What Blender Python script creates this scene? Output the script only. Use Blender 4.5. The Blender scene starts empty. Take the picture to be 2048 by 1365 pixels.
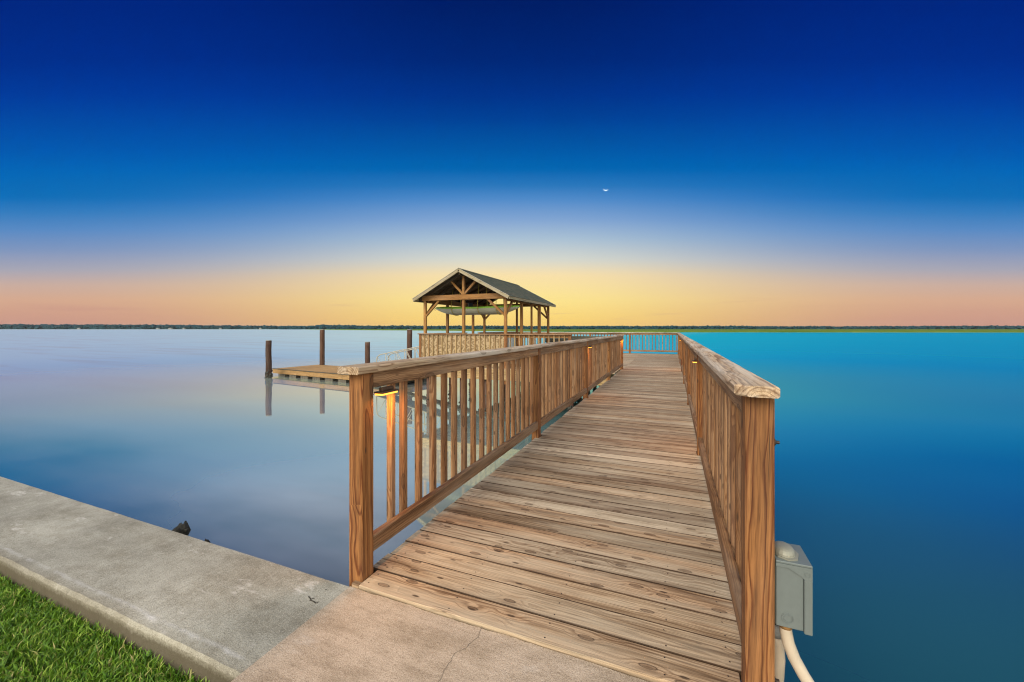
import bpy, bmesh, math, random
import numpy as np
from mathutils import Vector, Matrix, noise as mn
random.seed(7); np.random.seed(7)
R = math.radians
S = bpy.context.scene
COL = S.collection

# ------------------------------------------------------------------ camera
# x = across the pier (right), y = along the pier (away), z = 0 on the deck boards
YAW = R(22.04)
cam = bpy.data.cameras.new('camera'); cam_o = bpy.data.objects.new('camera', cam); COL.objects.link(cam_o)
cam_o.location = (0, 0, 1.3); cam_o.rotation_euler = (R(90), 0, YAW)
cam.sensor_width = 36; cam.lens = 793 / 2048 * 36; cam.shift_y = -24.5 / 2048
cam.clip_start = 0.05; cam.clip_end = 20000
S.camera = cam_o

# ------------------------------------------------------------------ world
W = bpy.data.worlds.new('World'); S.world = W; W.use_nodes = True
nt = W.node_tree; N = nt.nodes; L = nt.links
for n in list(N): N.remove(n)
def mth(nt, op, a, b=None, c=None, clamp=False):
    n = nt.nodes.new('ShaderNodeMath'); n.operation = op; n.use_clamp = clamp
    for i, v in enumerate((a, b, c)):
        if v is None: continue
        if isinstance(v, (int, float)): n.inputs[i].default_value = v
        else: nt.links.new(v, n.inputs[i])
    return n.outputs[0]
def ramp(nt, fac, stops, interp='LINEAR'):
    n = nt.nodes.new('ShaderNodeValToRGB'); cr = n.color_ramp; cr.interpolation = interp
    while len(cr.elements) < len(stops): cr.elements.new(0.5)
    for e, (p, c) in zip(cr.elements, stops):
        e.position = p
        e.color = (c, c, c, 1) if isinstance(c, (int, float)) else (*c, 1)
    nt.links.new(fac, n.inputs[0]); return n.outputs[0]
def mixc(nt, fac, a, b, mode='MIX'):
    n = nt.nodes.new('ShaderNodeMix'); n.data_type = 'RGBA'; n.blend_type = mode
    for s, v in ((n.inputs[0], fac), (n.inputs[6], a), (n.inputs[7], b)):
        if isinstance(v, (int, float)): s.default_value = v
        elif isinstance(v, tuple): s.default_value = (*v, 1)
        else: nt.links.new(v, s)
    return n.outputs[2]
def srgb(r, g, b):
    f = lambda c: c / 255 / 12.92 if c / 255 <= .04045 else ((c / 255 + .055) / 1.055) ** 2.4
    return (f(r), f(g), f(b))
def elev(y):                      # height above the horizon over forward distance, for a row of the photo
    return max(0.0, (658 - y) / 793 / 2)
tc = N.new('ShaderNodeTexCoord')
rot = N.new('ShaderNodeVectorRotate'); rot.rotation_type = 'Z_AXIS'; rot.inputs['Angle'].default_value = -YAW
L.new(tc.outputs['Generated'], rot.inputs['Vector'])
sx = N.new('ShaderNodeSeparateXYZ'); L.new(rot.outputs[0], sx.inputs[0])
X, Y, Z = sx.outputs
# the photo's tone bands keep to a constant tangent of height over the forward distance near the front
hz = mth(nt, 'SQRT', mth(nt, 'ADD', mth(nt, 'MULTIPLY', X, X), mth(nt, 'MULTIPLY', Y, Y)))
az = mth(nt, 'ARCTAN2', X, Y)                      # 0 ahead, + to the right
aaz = mth(nt, 'ABSOLUTE', az)
zs = mth(nt, 'DIVIDE', mth(nt, 'DIVIDE', Z, mth(nt, 'MAXIMUM', hz, 1e-3)), mth(nt, 'MULTIPLY', mth(nt, 'COSINE', mth(nt, 'MINIMUM', aaz, 1.0)), 2.0))
cen = ramp(nt, zs, [(elev(y), srgb(*c)) for y, c in [
    (658, (248, 204, 106)), (640, (252, 214, 116)), (600, (254, 229, 143)), (550, (249, 225, 171)), (520, (214, 216, 205)), (480, (172, 194, 212)),
    (440, (130, 165, 210)), (400, (82, 140, 202)), (372, (42, 120, 188)), (340, (0, 102, 179)), (300, (0, 88, 168)), (240, (0, 65, 152)), (190, (0, 50, 140)), (120, (0, 38, 121)), (0, (0, 27, 101))]]
    + [(0.6, srgb(0, 22, 90)), (1.0, srgb(10, 40, 110))])
sid = ramp(nt, zs, [(elev(y), srgb(*c)) for y, c in [
    (658, (200, 146, 126)), (640, (205, 152, 132)), (600, (214, 169, 142)), (570, (202, 173, 160)), (540, (168, 166, 180)), (500, (127, 150, 190)), (460, (88, 138, 196)),
    (425, (50, 124, 190)), (395, (8, 110, 185)), (350, (0, 103, 184)), (300, (0, 88, 177)), (240, (0, 72, 166)), (190, (0, 58, 158)), (120, (0, 45, 142)), (0, (0, 37, 130))]]
    + [(0.6, srgb(0, 28, 105)), (1.0, srgb(10, 40, 110))])
back = ramp(nt, Z, [(0.0, (1.75, 1.5, 1.2)), (0.25, (2.3, 2.1, 1.75)), (0.6, (1.7, 1.7, 1.5)), (1.0, (.45, .55, .70))])
s1 = N.new('ShaderNodeMapRange'); s1.interpolation_type = 'SMOOTHSTEP'; L.new(aaz, s1.inputs[0])
s1.inputs[1].default_value = 0.06; s1.inputs[2].default_value = 0.90
s2 = N.new('ShaderNodeMapRange'); s2.interpolation_type = 'SMOOTHSTEP'; L.new(aaz, s2.inputs[0])
s2.inputs[1].default_value = 1.35; s2.inputs[2].default_value = 2.1
front = mixc(nt, s1.outputs[0], cen, sid)
# thin dusk cloud wisps low in the sky
mp = N.new('ShaderNodeMapping'); L.new(rot.outputs[0], mp.inputs[0]); mp.inputs['Scale'].default_value = (3, 3, 55)
wn = N.new('ShaderNodeTexNoise'); L.new(mp.outputs[0], wn.inputs['Vector']); wn.inputs['Scale'].default_value = 1.6; wn.inputs['Detail'].default_value = 5
wisp = mth(nt, 'MULTIPLY', ramp(nt, wn.outputs[0], [(0.60, 0.0), (0.74, 1.0)]), ramp(nt, Z, [(0.01, 0.0), (0.03, 1.0), (0.05, .7), (0.09, 0.0)]))
front = mixc(nt, mth(nt, 'MULTIPLY', wisp, 0.28), front, srgb(196, 140, 132))
skyc = mixc(nt, s2.outputs[0], front, back)
st = N.new('ShaderNodeTexSky'); st.sky_type = 'NISHITA'; st.sun_disc = False
st.sun_elevation = R(2); st.sun_rotation = R(180) ; st.air_density = 1.0
tot = mixc(nt, mth(nt, 'MULTIPLY', s2.outputs[0], 0.012), skyc, st.outputs[0], 'ADD')
bg = N.new('ShaderNodeBackground'); L.new(tot, bg.inputs[0]); bg.inputs[1].default_value = 1.0
wo = N.new('ShaderNodeOutputWorld'); L.new(bg.outputs[0], wo.inputs[0])

# the broad afterglow from the land side, behind the camera
sun = bpy.data.lights.new('sun', 'SUN'); sun.energy = 2.6; sun.angle = R(35); sun.color = (1, .84, .66)
so = bpy.data.objects.new('sun', sun); COL.objects.link(so)
so.rotation_euler = Vector((0.30, 1.0, -0.80)).to_track_quat('-Z', 'Y').to_euler()

S.view_settings.view_transform = 'Standard'; S.view_settings.look = 'None'
S.view_settings.exposure = 0.0; S.view_settings.gamma = 1; S.view_settings.use_curve_mapping = False
S.cycles.max_bounces = 6; S.cycles.pixel_filter_type = 'BLACKMAN_HARRIS'; S.cycles.filter_width = 1.15; S.cycles.caustics_reflective = False; S.cycles.caustics_refractive = False

# ------------------------------------------------------------------ materials
def mat(name):
    m = bpy.data.materials.new(name); m.use_nodes = True
    p = m.node_tree.nodes['Principled BSDF']; p.inputs['Roughness'].default_value = .7
    return m, m.node_tree, p
def noi(nt, vec, scale, detail=3, rough=.55, sc=(1, 1, 1), out='Fac'):
    if sc != (1, 1, 1):
        q = nt.nodes.new('ShaderNodeVectorMath'); q.operation = 'MULTIPLY'; nt.links.new(vec, q.inputs[0]); q.inputs[1].default_value = sc; vec = q.outputs[0]
    n = nt.nodes.new('ShaderNodeTexNoise'); n.inputs['Scale'].default_value = scale; n.inputs['Detail'].default_value = detail; n.inputs['Roughness'].default_value = rough
    nt.links.new(vec, n.inputs['Vector']); return n.outputs[out]
def bump(nt, p, h, strength, dist):
    b = nt.nodes.new('ShaderNodeBump'); b.inputs['Strength'].default_value = strength; b.inputs['Distance'].default_value = dist
    nt.links.new(h, b.inputs['Height']); nt.links.new(b.outputs[0], p.inputs['Normal'])
def plain(name, col, rough=.6, metal=0, var=.12, scale=8):
    m, nt, p = mat(name)
    tc = nt.nodes.new('ShaderNodeTexCoord')
    f = noi(nt, tc.outputs['Object'], scale, 4)
    c = mixc(nt, f, tuple(x * (1 - var * 2) for x in col), tuple(min(1, x * (1 + var * 2)) for x in col))
    nt.links.new(c, p.inputs['Base Color']); p.inputs['Roughness'].default_value = rough; p.inputs['Metallic'].default_value = metal
    return m
def wood(name, tones, late, ring=.6, knots=.8, grey=.3, bumpk=.5, rw=.0085, con=.6, kth=.5, ks=(3.4, 11.), wcol=(.36, .33, .29), rng=(.82, 1.12)):
    """softwood sawn from a log: ring distance in the piece's own coordinates (gco), knots, fibres, weathering"""
    m, nt, p = mat(name); nd = nt.nodes; lk = nt.links
    at = nd.new('ShaderNodeAttribute'); at.attribute_name = 'gco'; P = at.outputs['Vector']
    ar = nd.new('ShaderNodeAttribute'); ar.attribute_name = 'rnd'
    oi = nd.new('ShaderNodeObjectInfo')
    rnd = mth(nt, 'FRACT', mth(nt, 'ADD', ar.outputs['Fac'], oi.outputs['Random']))
    sp = nd.new('ShaderNodeSeparateXYZ'); lk.new(P, sp.inputs[0]); a, c1, c2 = sp.outputs
    # knots
    kv = nd.new('ShaderNodeCombineXYZ'); lk.new(mth(nt, 'MULTIPLY', a, ks[0]), kv.inputs[0]); lk.new(mth(nt, 'MULTIPLY', c1, ks[1]), kv.inputs[1]); lk.new(mth(nt, 'MULTIPLY', c2, ks[1]), kv.inputs[2])
    vo = nd.new('ShaderNodeTexVoronoi'); vo.inputs['Scale'].default_value = 1; lk.new(kv.outputs[0], vo.inputs['Vector'])
    sc = nd.new('ShaderNodeSeparateColor'); lk.new(vo.outputs['Color'], sc.inputs[0])
    on = mth(nt, 'GREATER_THAN', sc.outputs[0], kth)
    kd = vo.outputs['Distance']
    kn = mth(nt, 'MULTIPLY', on, ramp(nt, kd, [(0.0, 1.0), (0.13, .75), (0.19, 0.0)]))
    kswell = mth(nt, 'MULTIPLY', on, ramp(nt, kd, [(0.0, 1.0), (0.2, .55), (0.55, 0.0)], 'EASE'))
    # rings
    d1 = mth(nt, 'MULTIPLY', mth(nt, 'SUBTRACT', noi(nt, P, 1, 2, .5, (1.3, 9, 9)), .5), .035)
    d2 = mth(nt, 'MULTIPLY', mth(nt, 'SUBTRACT', noi(nt, P, 1, 3, .5, (7, 40, 40)), .5), .004)
    rr = mth(nt, 'SQRT', mth(nt, 'ADD', mth(nt, 'MULTIPLY', c1, c1), mth(nt, 'MULTIPLY', c2, c2)))
    rr = mth(nt, 'ADD', mth(nt, 'ADD', rr, d1), mth(nt, 'ADD', d2, mth(nt, 'MULTIPLY', kswell, .022)))
    n1 = nd.new('ShaderNodeTexNoise'); n1.noise_dimensions = '1D'; n1.inputs['Scale'].default_value = 42; n1.inputs['Detail'].default_value = 2; lk.new(mth(nt, 'ADD', rr, mth(nt, 'MULTIPLY', rnd, 9.0)), n1.inputs['W'])
    rr = mth(nt, 'ADD', rr, mth(nt, 'MULTIPLY', n1.outputs['Fac'], .020))
    fr = mth(nt, 'FRACT', mth(nt, 'DIVIDE', rr, rw))
    lw = ramp(nt, fr, [(0.0, .05), (0.45, .15), (0.80, 1.0), (0.92, .85), (1.0, .05)])
    fib = noi(nt, P, 1, 3, .6, (9, 330, 330))
    fib2 = noi(nt, P, 1, 3, .6, (2.2, 60, 60))
    gr = noi(nt, P, 1, 4, .6, (1.1, 10, 10))
    base = ramp(nt, rnd, [(i / len(tones), t) for i, t in enumerate(tones)], 'CONSTANT')
    r2 = mth(nt, 'FRACT', mth(nt, 'MULTIPLY', rnd, 17.3)); base = mixc(nt, 1.0, base, ramp(nt, r2, [(0, rng[0]), (1, rng[1])]), 'MULTIPLY')
    col = mixc(nt, mth(nt, 'MULTIPLY', lw, ring), base, mixc(nt, 1.0, base, late, 'MULTIPLY'))
    col = mixc(nt, ramp(nt, fib, [(0.30, .75), (0.50, 0.0)]), col, mixc(nt, 1.0, col, (.42, .38, .35), 'MULTIPLY'))
    fib3 = noi(nt, P, 1, 4, .65, (1.3, 24, 24))
    col = mixc(nt, ramp(nt, fib3, [(0.34, .8 * con), (0.52, 0.0)]), col, mixc(nt, 1.0, col, (.48, .42, .36), 'MULTIPLY'))
    col = mixc(nt, ramp(nt, fib3, [(0.52, 0.0), (0.68, .45 * con)]), col, mixc(nt, 1.0, col, (1.35, 1.35, 1.38), 'MULTIPLY'))
    col = mixc(nt, ramp(nt, fib2, [(0.36, .75), (0.52, 0.0)]), col, mixc(nt, 1.0, col, (.50, .45, .42), 'MULTIPLY'))
    col = mixc(nt, mth(nt, 'MULTIPLY', ramp(nt, gr, [(0.42, 0.0), (0.66, 1.0)]), grey), col, wcol)
    col = mixc(nt, mth(nt, 'MULTIPLY', kswell, .25 * knots), col, mixc(nt, 1.0, col, (.7, .5, .35), 'MULTIPLY'))
    krim = mth(nt, 'MULTIPLY', on, ramp(nt, kd, [(0.05, 0.1), (0.14, .25), (0.165, 1.0), (0.20, 0.0)]))
    col = mixc(nt, mth(nt, 'MULTIPLY', kn, knots * .55), col, (.10, .055, .03))
    col = mixc(nt, mth(nt, 'MULTIPLY', krim, knots * .8), col, (.03, .02, .014))
    v2 = nd.new('ShaderNodeTexVoronoi'); v2.inputs['Scale'].default_value = 1
    q2 = nd.new('ShaderNodeVectorMath'); q2.operation = 'MULTIPLY'; lk.new(P, q2.inputs[0]); q2.inputs[1].default_value = (6.5, 21, 21); lk.new(q2.outputs[0], v2.inputs['Vector'])
    s2_ = nd.new('ShaderNodeSeparateColor'); lk.new(v2.outputs['Color'], s2_.inputs[0])
    pk = mth(nt, 'MULTIPLY', mth(nt, 'GREATER_THAN', s2_.outputs[0], .72), ramp(nt, v2.outputs['Distance'], [(0.10, 1.0), (0.17, 0.0)]))
    col = mixc(nt, mth(nt, 'MULTIPLY', pk, knots * .85), col, (.045, .028, .018))
    # drying checks
    ck = noi(nt, P, 1, 2, .4, (1.6, 90, 90))
    col = mixc(nt, ramp(nt, ck, [(0.245, .9), (0.275, 0.0)]), col, (.03, .02, .015))
    lk.new(col, p.inputs['Base Color']); p.inputs['Roughness'].default_value = .72; p.inputs['Specular IOR Level'].default_value = .3
    h = mth(nt, 'ADD', mth(nt, 'MULTIPLY', lw, .35), mth(nt, 'ADD', mth(nt, 'MULTIPLY', fib, .8), mth(nt, 'MULTIPLY', ck, .6)))
    bump(nt, p, h, bumpk, .003)
    return m
M = {}
M['deck'] = wood('deck_wood', [(.52, .40, .265), (.70, .585, .43), (.40, .29, .19), (.76, .66, .50), (.62, .46, .30), (.46, .36, .255), (.66, .53, .375), (.56, .40, .255)], (.38, .31, .25), ring=.8, grey=.55, knots=1, rw=.0105, con=1.0, kth=.30, ks=(5.0, 15.), wcol=(.57, .505, .385), rng=(.66, 1.12))
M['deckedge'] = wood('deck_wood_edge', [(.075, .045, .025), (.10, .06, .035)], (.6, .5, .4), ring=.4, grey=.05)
M['rail'] = wood('rail_wood', [(.33, .19, .095), (.40, .25, .135), (.27, .155, .075), (.36, .225, .125)], (.42, .28, .20), ring=.75, grey=.35, con=.9, kth=.35, ks=(3.2, 8.), wcol=(.42, .36, .28))
M['cap'] = wood('cap_wood', [(.60, .46, .31), (.48, .34, .21), (.54, .40, .26)], (.40, .30, .23), ring=.8, grey=.65, rw=.012, wcol=(.66, .63, .56))
M['post'] = wood('post_wood', [(.40, .185, .062), (.46, .235, .085), (.36, .17, .06)], (.36, .20, .11), ring=.95, grey=.05, rw=.0098, kth=.25, knots=1, con=.8, ks=(2.8, 6.5))
M['bal'] = wood('baluster_wood', [(.37, .205, .095), (.29, .155, .07), (.45, .27, .14), (.33, .175, .08), (.40, .25, .135)], (.42, .27, .17), ring=.8, grey=.16, knots=.9, kth=.4, con=.8)
M['plat'] = wood('platform_wood', [(.50, .34, .16), (.44, .29, .14), (.54, .40, .20)], (.60, .46, .30), ring=.6, grey=.15)
M['shelter'] = wood('shelter_wood', [(.44, .24, .075), (.38, .20, .065), (.34, .19, .075)], (.5, .35, .2), ring=.6, grey=.1)
M['fascia'] = wood('fascia_wood', [(.40, .36, .235), (.34, .31, .20)], (.7, .66, .55), ring=.5, grey=.5)
M['float'] = wood('float_wood', [(.58, .38, .17), (.52, .34, .15)], (.65, .5, .32), ring=.5, grey=.1)
M['old'] = wood('weathered_wood', [(.10, .10, .075), (.14, .13, .10), (.08, .08, .065)], (.6, .6, .55), ring=.5, grey=.15)
M['pile'] = wood('creosote_pile', [(.085, .042, .028), (.11, .055, .035)], (.6, .5, .5), ring=.4, grey=.12, knots=.3)
M['roofdeck'] = wood('roof_sheathing', [(.11, .075, .045), (.14, .095, .06)], (.6, .5, .4), ring=.4, grey=.1)

def plywood():
    m, nt, p = mat('plywood'); 
    at = nt.nodes.new('ShaderNodeAttribute'); at.attribute_name = 'gco'; P = at.outputs['Vector']
    w = nt.nodes.new('ShaderNodeTexWave'); w.wave_type = 'BANDS'; w.bands_direction = 'Y'
    q = nt.nodes.new('ShaderNodeVectorMath'); q.operation = 'MULTIPLY'; nt.links.new(P, q.inputs[0]); q.inputs[1].default_value = (3.2, 1, 9)
    nt.links.new(P, q.inputs[0]); nt.links.new(q.outputs[0], w.inputs['Vector'])
    w.bands_direction = 'X'; w.inputs['Scale'].default_value = .55; w.inputs['Distortion'].default_value = 11; w.inputs['Detail'].default_value = 3; w.inputs['Detail Scale'].default_value = 1.4
    c = mixc(nt, ramp(nt, w.outputs['Fac'], [(0.25, 0.0), (0.8, 1.0)]), (.22, .15, .075), (.42, .32, .19))
    nt.links.new(c, p.inputs['Base Color']); return m
M['ply'] = plywood()

def concrete(name, c0, c1, streak=True):
    m, nt, p = mat(name); tc = nt.nodes.new('ShaderNodeTexCoord'); O = tc.outputs['Object']
    big = noi(nt, O, 1.1, 4, .6, (1, 1.6, 1)); mid = noi(nt, O, 9, 5, .65); fine = noi(nt, O, 260, 2, .6); fin2 = noi(nt, O, 90, 3, .7)
    col = mixc(nt, ramp(nt, big, [(0.36, 0.0), (0.64, 1.0)]), c0, c1)
    col = mixc(nt, ramp(nt, noi(nt, O, 2.6, 6, .7, (1, 2.2, 1)), [(0.38, .7), (0.54, 0.0)]), col, mixc(nt, 1.0, col, (.66, .63, .58), 'MULTIPLY'))
    col = mixc(nt, ramp(nt, mid, [(0.35, .42), (0.62, 0.0)]), col, mixc(nt, 1.0, col, (.66, .64, .60), 'MULTIPLY'))
    brd = noi(nt, O, 1, 4, .6, (3.0, 55, 3))
    brd = noi(nt, O, 1, 4, .65, (55, 6, 3)) if streak else brd
    col = mixc(nt, ramp(nt, brd, [(0.36, .28), (0.55, 0.0)]), col, mixc(nt, 1.0, col, (.62, .60, .56), 'MULTIPLY'))
    col = mixc(nt, ramp(nt, fine, [(0.34, .65), (0.5, 0.0)]), col, mixc(nt, 1.0, col, (.45, .43, .40), 'MULTIPLY'))
    col = mixc(nt, ramp(nt, fine, [(0.58, 0.0), (0.72, .5)]), col, (.66, .64, .58))
    col = mixc(nt, ramp(nt, fin2, [(0.30, .6), (0.42, 0.0)]), col, mixc(nt, 1.0, col, (.55, .52, .48), 'MULTIPLY'))
    # lime bloom
    wp = noi(nt, O, 1, 5, .7, (3.0, 7, 3))
    col = mixc(nt, ramp(nt, wp, [(0.60, 0.0), (0.70, .65 if streak else .2)]), col, (.70, .70, .68))
    if streak:   # lime line a hand's width in from the lawn-side arris
        sp = nt.nodes.new('ShaderNodeSeparateXYZ'); nt.links.new(O, sp.inputs[0])
        yy = mth(nt, 'ADD', sp.outputs[1], mth(nt, 'MULTIPLY', mth(nt, 'SUBTRACT', mid, .5), .03))
        ln = ramp(nt, yy, [(1.052/2, 0.0), (1.066/2, .8), (1.074/2, .5), (1.11/2, 0.0)])
        ln2 = nt.nodes.new('ShaderNodeMapRange'); 
        lnv = mth(nt, 'SUBTRACT', 1.0, mth(nt, 'DIVIDE', mth(nt, 'ABSOLUTE', mth(nt, 'SUBTRACT', yy, 1.066)), .014), clamp=True)
        col = mixc(nt, mth(nt, 'MULTIPLY', lnv, ramp(nt, noi(nt, O, 2.5, 5, .75), [(.40, 0.), (.6, .5)])), col, (.68, .70, .74))
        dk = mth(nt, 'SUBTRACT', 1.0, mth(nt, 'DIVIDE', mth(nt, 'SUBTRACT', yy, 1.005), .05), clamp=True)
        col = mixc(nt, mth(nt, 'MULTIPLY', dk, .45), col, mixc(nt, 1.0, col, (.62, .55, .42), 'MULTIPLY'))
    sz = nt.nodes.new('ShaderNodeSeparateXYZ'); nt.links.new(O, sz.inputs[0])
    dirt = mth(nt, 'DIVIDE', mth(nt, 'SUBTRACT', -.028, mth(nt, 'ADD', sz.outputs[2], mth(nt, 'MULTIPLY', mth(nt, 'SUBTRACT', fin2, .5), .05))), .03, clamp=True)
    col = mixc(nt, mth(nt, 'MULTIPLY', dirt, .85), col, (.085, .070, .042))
    nt.links.new(col, p.inputs['Base Color']); p.inputs['Roughness'].default_value = .85
    bump(nt, p, mth(nt, 'ADD', mth(nt, 'MULTIPLY', fine, .6), mth(nt, 'ADD', mth(nt, 'MULTIPLY', fin2, .8), mid)), .55, .006)
    return m
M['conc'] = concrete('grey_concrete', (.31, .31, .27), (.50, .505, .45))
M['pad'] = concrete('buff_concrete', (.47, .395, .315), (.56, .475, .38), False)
M['dark'] = plain('dark_crack', (.05, .045, .035), .9)
M['crack'] = plain('hairline', (.13, .11, .085), .9)
M['rust'] = plain('rust_stain', (.30, .17, .06), .8, 0, .3, 60)
M['steel'] = plain('nail_steel', (.06, .05, .045), .5, .6)
M['white'] = plain('white_aluminium', (.40, .38, .31), .45, 0)
M['pvc'] = plain('old_white_pvc', (.50, .44, .35), .5, 0, .16, 14)
M['pvcgrey'] = plain('grey_pvc', (.33, .36, .37), .5)
M['black'] = plain('black_plastic', (.02, .02, .02), .5)
M['bronze'] = plain('lamp_bronze', (.10, .06, .035), .5, .3)
M['box'] = plain('grey_enamel', (.15, .185, .19), .42, .1, .05, 40)
M['galv'] = plain('galvanised_hub', (.27, .28, .24), .55, .2)
M['foam'] = plain('float_block', (.13, .12, .10), .8)  # base colour darkened to paint in the shade under the floating dock
M['green'] = plain('lime_plastic', (.24, .50, .05), .35, 0, .04)
M['hull'] = plain('pale_plastic', (.46, .47, .38), .38, 0, .04)
M['strap'] = plain('yellow_strap', (.45, .36, .06), .7)
M['oyster'] = plain('oyster_crust', (.055, .058, .05), .85, 0, .3, 40)
M['snag'] = plain('driftwood', (.045, .045, .038), .9, 0, .35, 40)
M['housewall'] = plain('white_siding', (.32, .33, .33), .7)
M['houseroof'] = plain('house_roof', (.20, .19, .18), .8)

def emis(name, col, s):
    m, nt, p = mat(name); p.inputs['Base Color'].default_value = (*col, 1); p.inputs['Emission Color'].default_value = (*col, 1); p.inputs['Emission Strength'].default_value = s; return m
M['lens'] = emis('lamp_lens', (1, .42, .05), 2.3)
M['moon'] = emis('moon_light', (.70, .88, 1.0), .55)

def shingles():
    m, nt, p = mat('asphalt_shingles')
    at = nt.nodes.new('ShaderNodeAttribute'); at.attribute_name = 'gco'; P = at.outputs['Vector']
    sp = nt.nodes.new('ShaderNodeSeparateXYZ'); nt.links.new(P, sp.inputs[0])
    cb = nt.nodes.new('ShaderNodeCombineXYZ'); nt.links.new(sp.outputs[0], cb.inputs[0]); nt.links.new(sp.outputs[1], cb.inputs[1])
    b = nt.nodes.new('ShaderNodeTexBrick'); nt.links.new(cb.outputs[0], b.inputs['Vector'])
    b.inputs['Scale'].default_value = 1; b.inputs['Brick Width'].default_value = .19; b.inputs['Row Height'].default_value = .14; b.inputs['Mortar Size'].default_value = .006
    b.inputs['Color1'].default_value = (.050, .080, .060, 1); b.inputs['Color2'].default_value = (.115, .120, .080, 1); b.inputs['Mortar'].default_value = (.035, .045, .037, 1)
    g = noi(nt, P, 90, 2); l = noi(nt, P, 2.5, 3)
    c = mixc(nt, ramp(nt, g, [(.35, .5), (.6, 0.)]), b.outputs['Color'], (.03, .035, .03))
    c = mixc(nt, ramp(nt, l, [(.45, 0.), (.7, .35)]), c, (.14, .105, .07))
    nt.links.new(c, p.inputs['Base Color']); p.inputs['Roughness'].default_value = .9
    bump(nt, p, mth(nt, 'ADD', b.outputs['Fac'], g), .5, -.006); return m
M['shingle'] = shingles()

def leafy(name, a, b, scale):
    m, nt, p = mat(name); tc = nt.nodes.new('ShaderNodeTexCoord'); g = nt.nodes.new('ShaderNodeNewGeometry')
    f = noi(nt, g.outputs['Position'], scale, 4, .6)
    c = mixc(nt, ramp(nt, f, [(.35, 0.), (.65, 1.)]), a, b); nt.links.new(c, p.inputs['Base Color']); p.inputs['Roughness'].default_value = .9; p.inputs['Specular IOR Level'].default_value = .1
    return m
M['forest'] = leafy('far_foliage', (.010, .046, .066), (.015, .062, .080), .03)
M['marsh'] = leafy('marsh_grass', (.085, .155, .018), (.16, .225, .030), .02)
M['soil'] = leafy('lawn_soil', (.035, .06, .012), (.05, .075, .018), 6)
def grassm():
    m, nt, p = mat('grass_blades')
    at = nt.nodes.new('ShaderNodeAttribute'); at.attribute_name = 'rnd'; g = nt.nodes.new('ShaderNodeNewGeometry')
    c = ramp(nt, at.outputs['Fac'], [(0, (.035, .10, .006)), (.35, (.09, .22, .009)), (.75, (.18, .34, .018)), (.9, (.28, .40, .05)), (1, (.46, .40, .17))])
    f = noi(nt, g.outputs['Position'], 7, 3)
    c = mixc(nt, ramp(nt, f, [(.4, .5), (.6, 0.)]), c, mixc(nt, 1.0, c, (.62, .74, .6), 'MULTIPLY'))
    nt.links.new(c, p.inputs['Base Color']); p.inputs['Roughness'].default_value = .55
    p.inputs['Subsurface Weight'].default_value = 0
    return m
M['grass'] = grassm()

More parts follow.
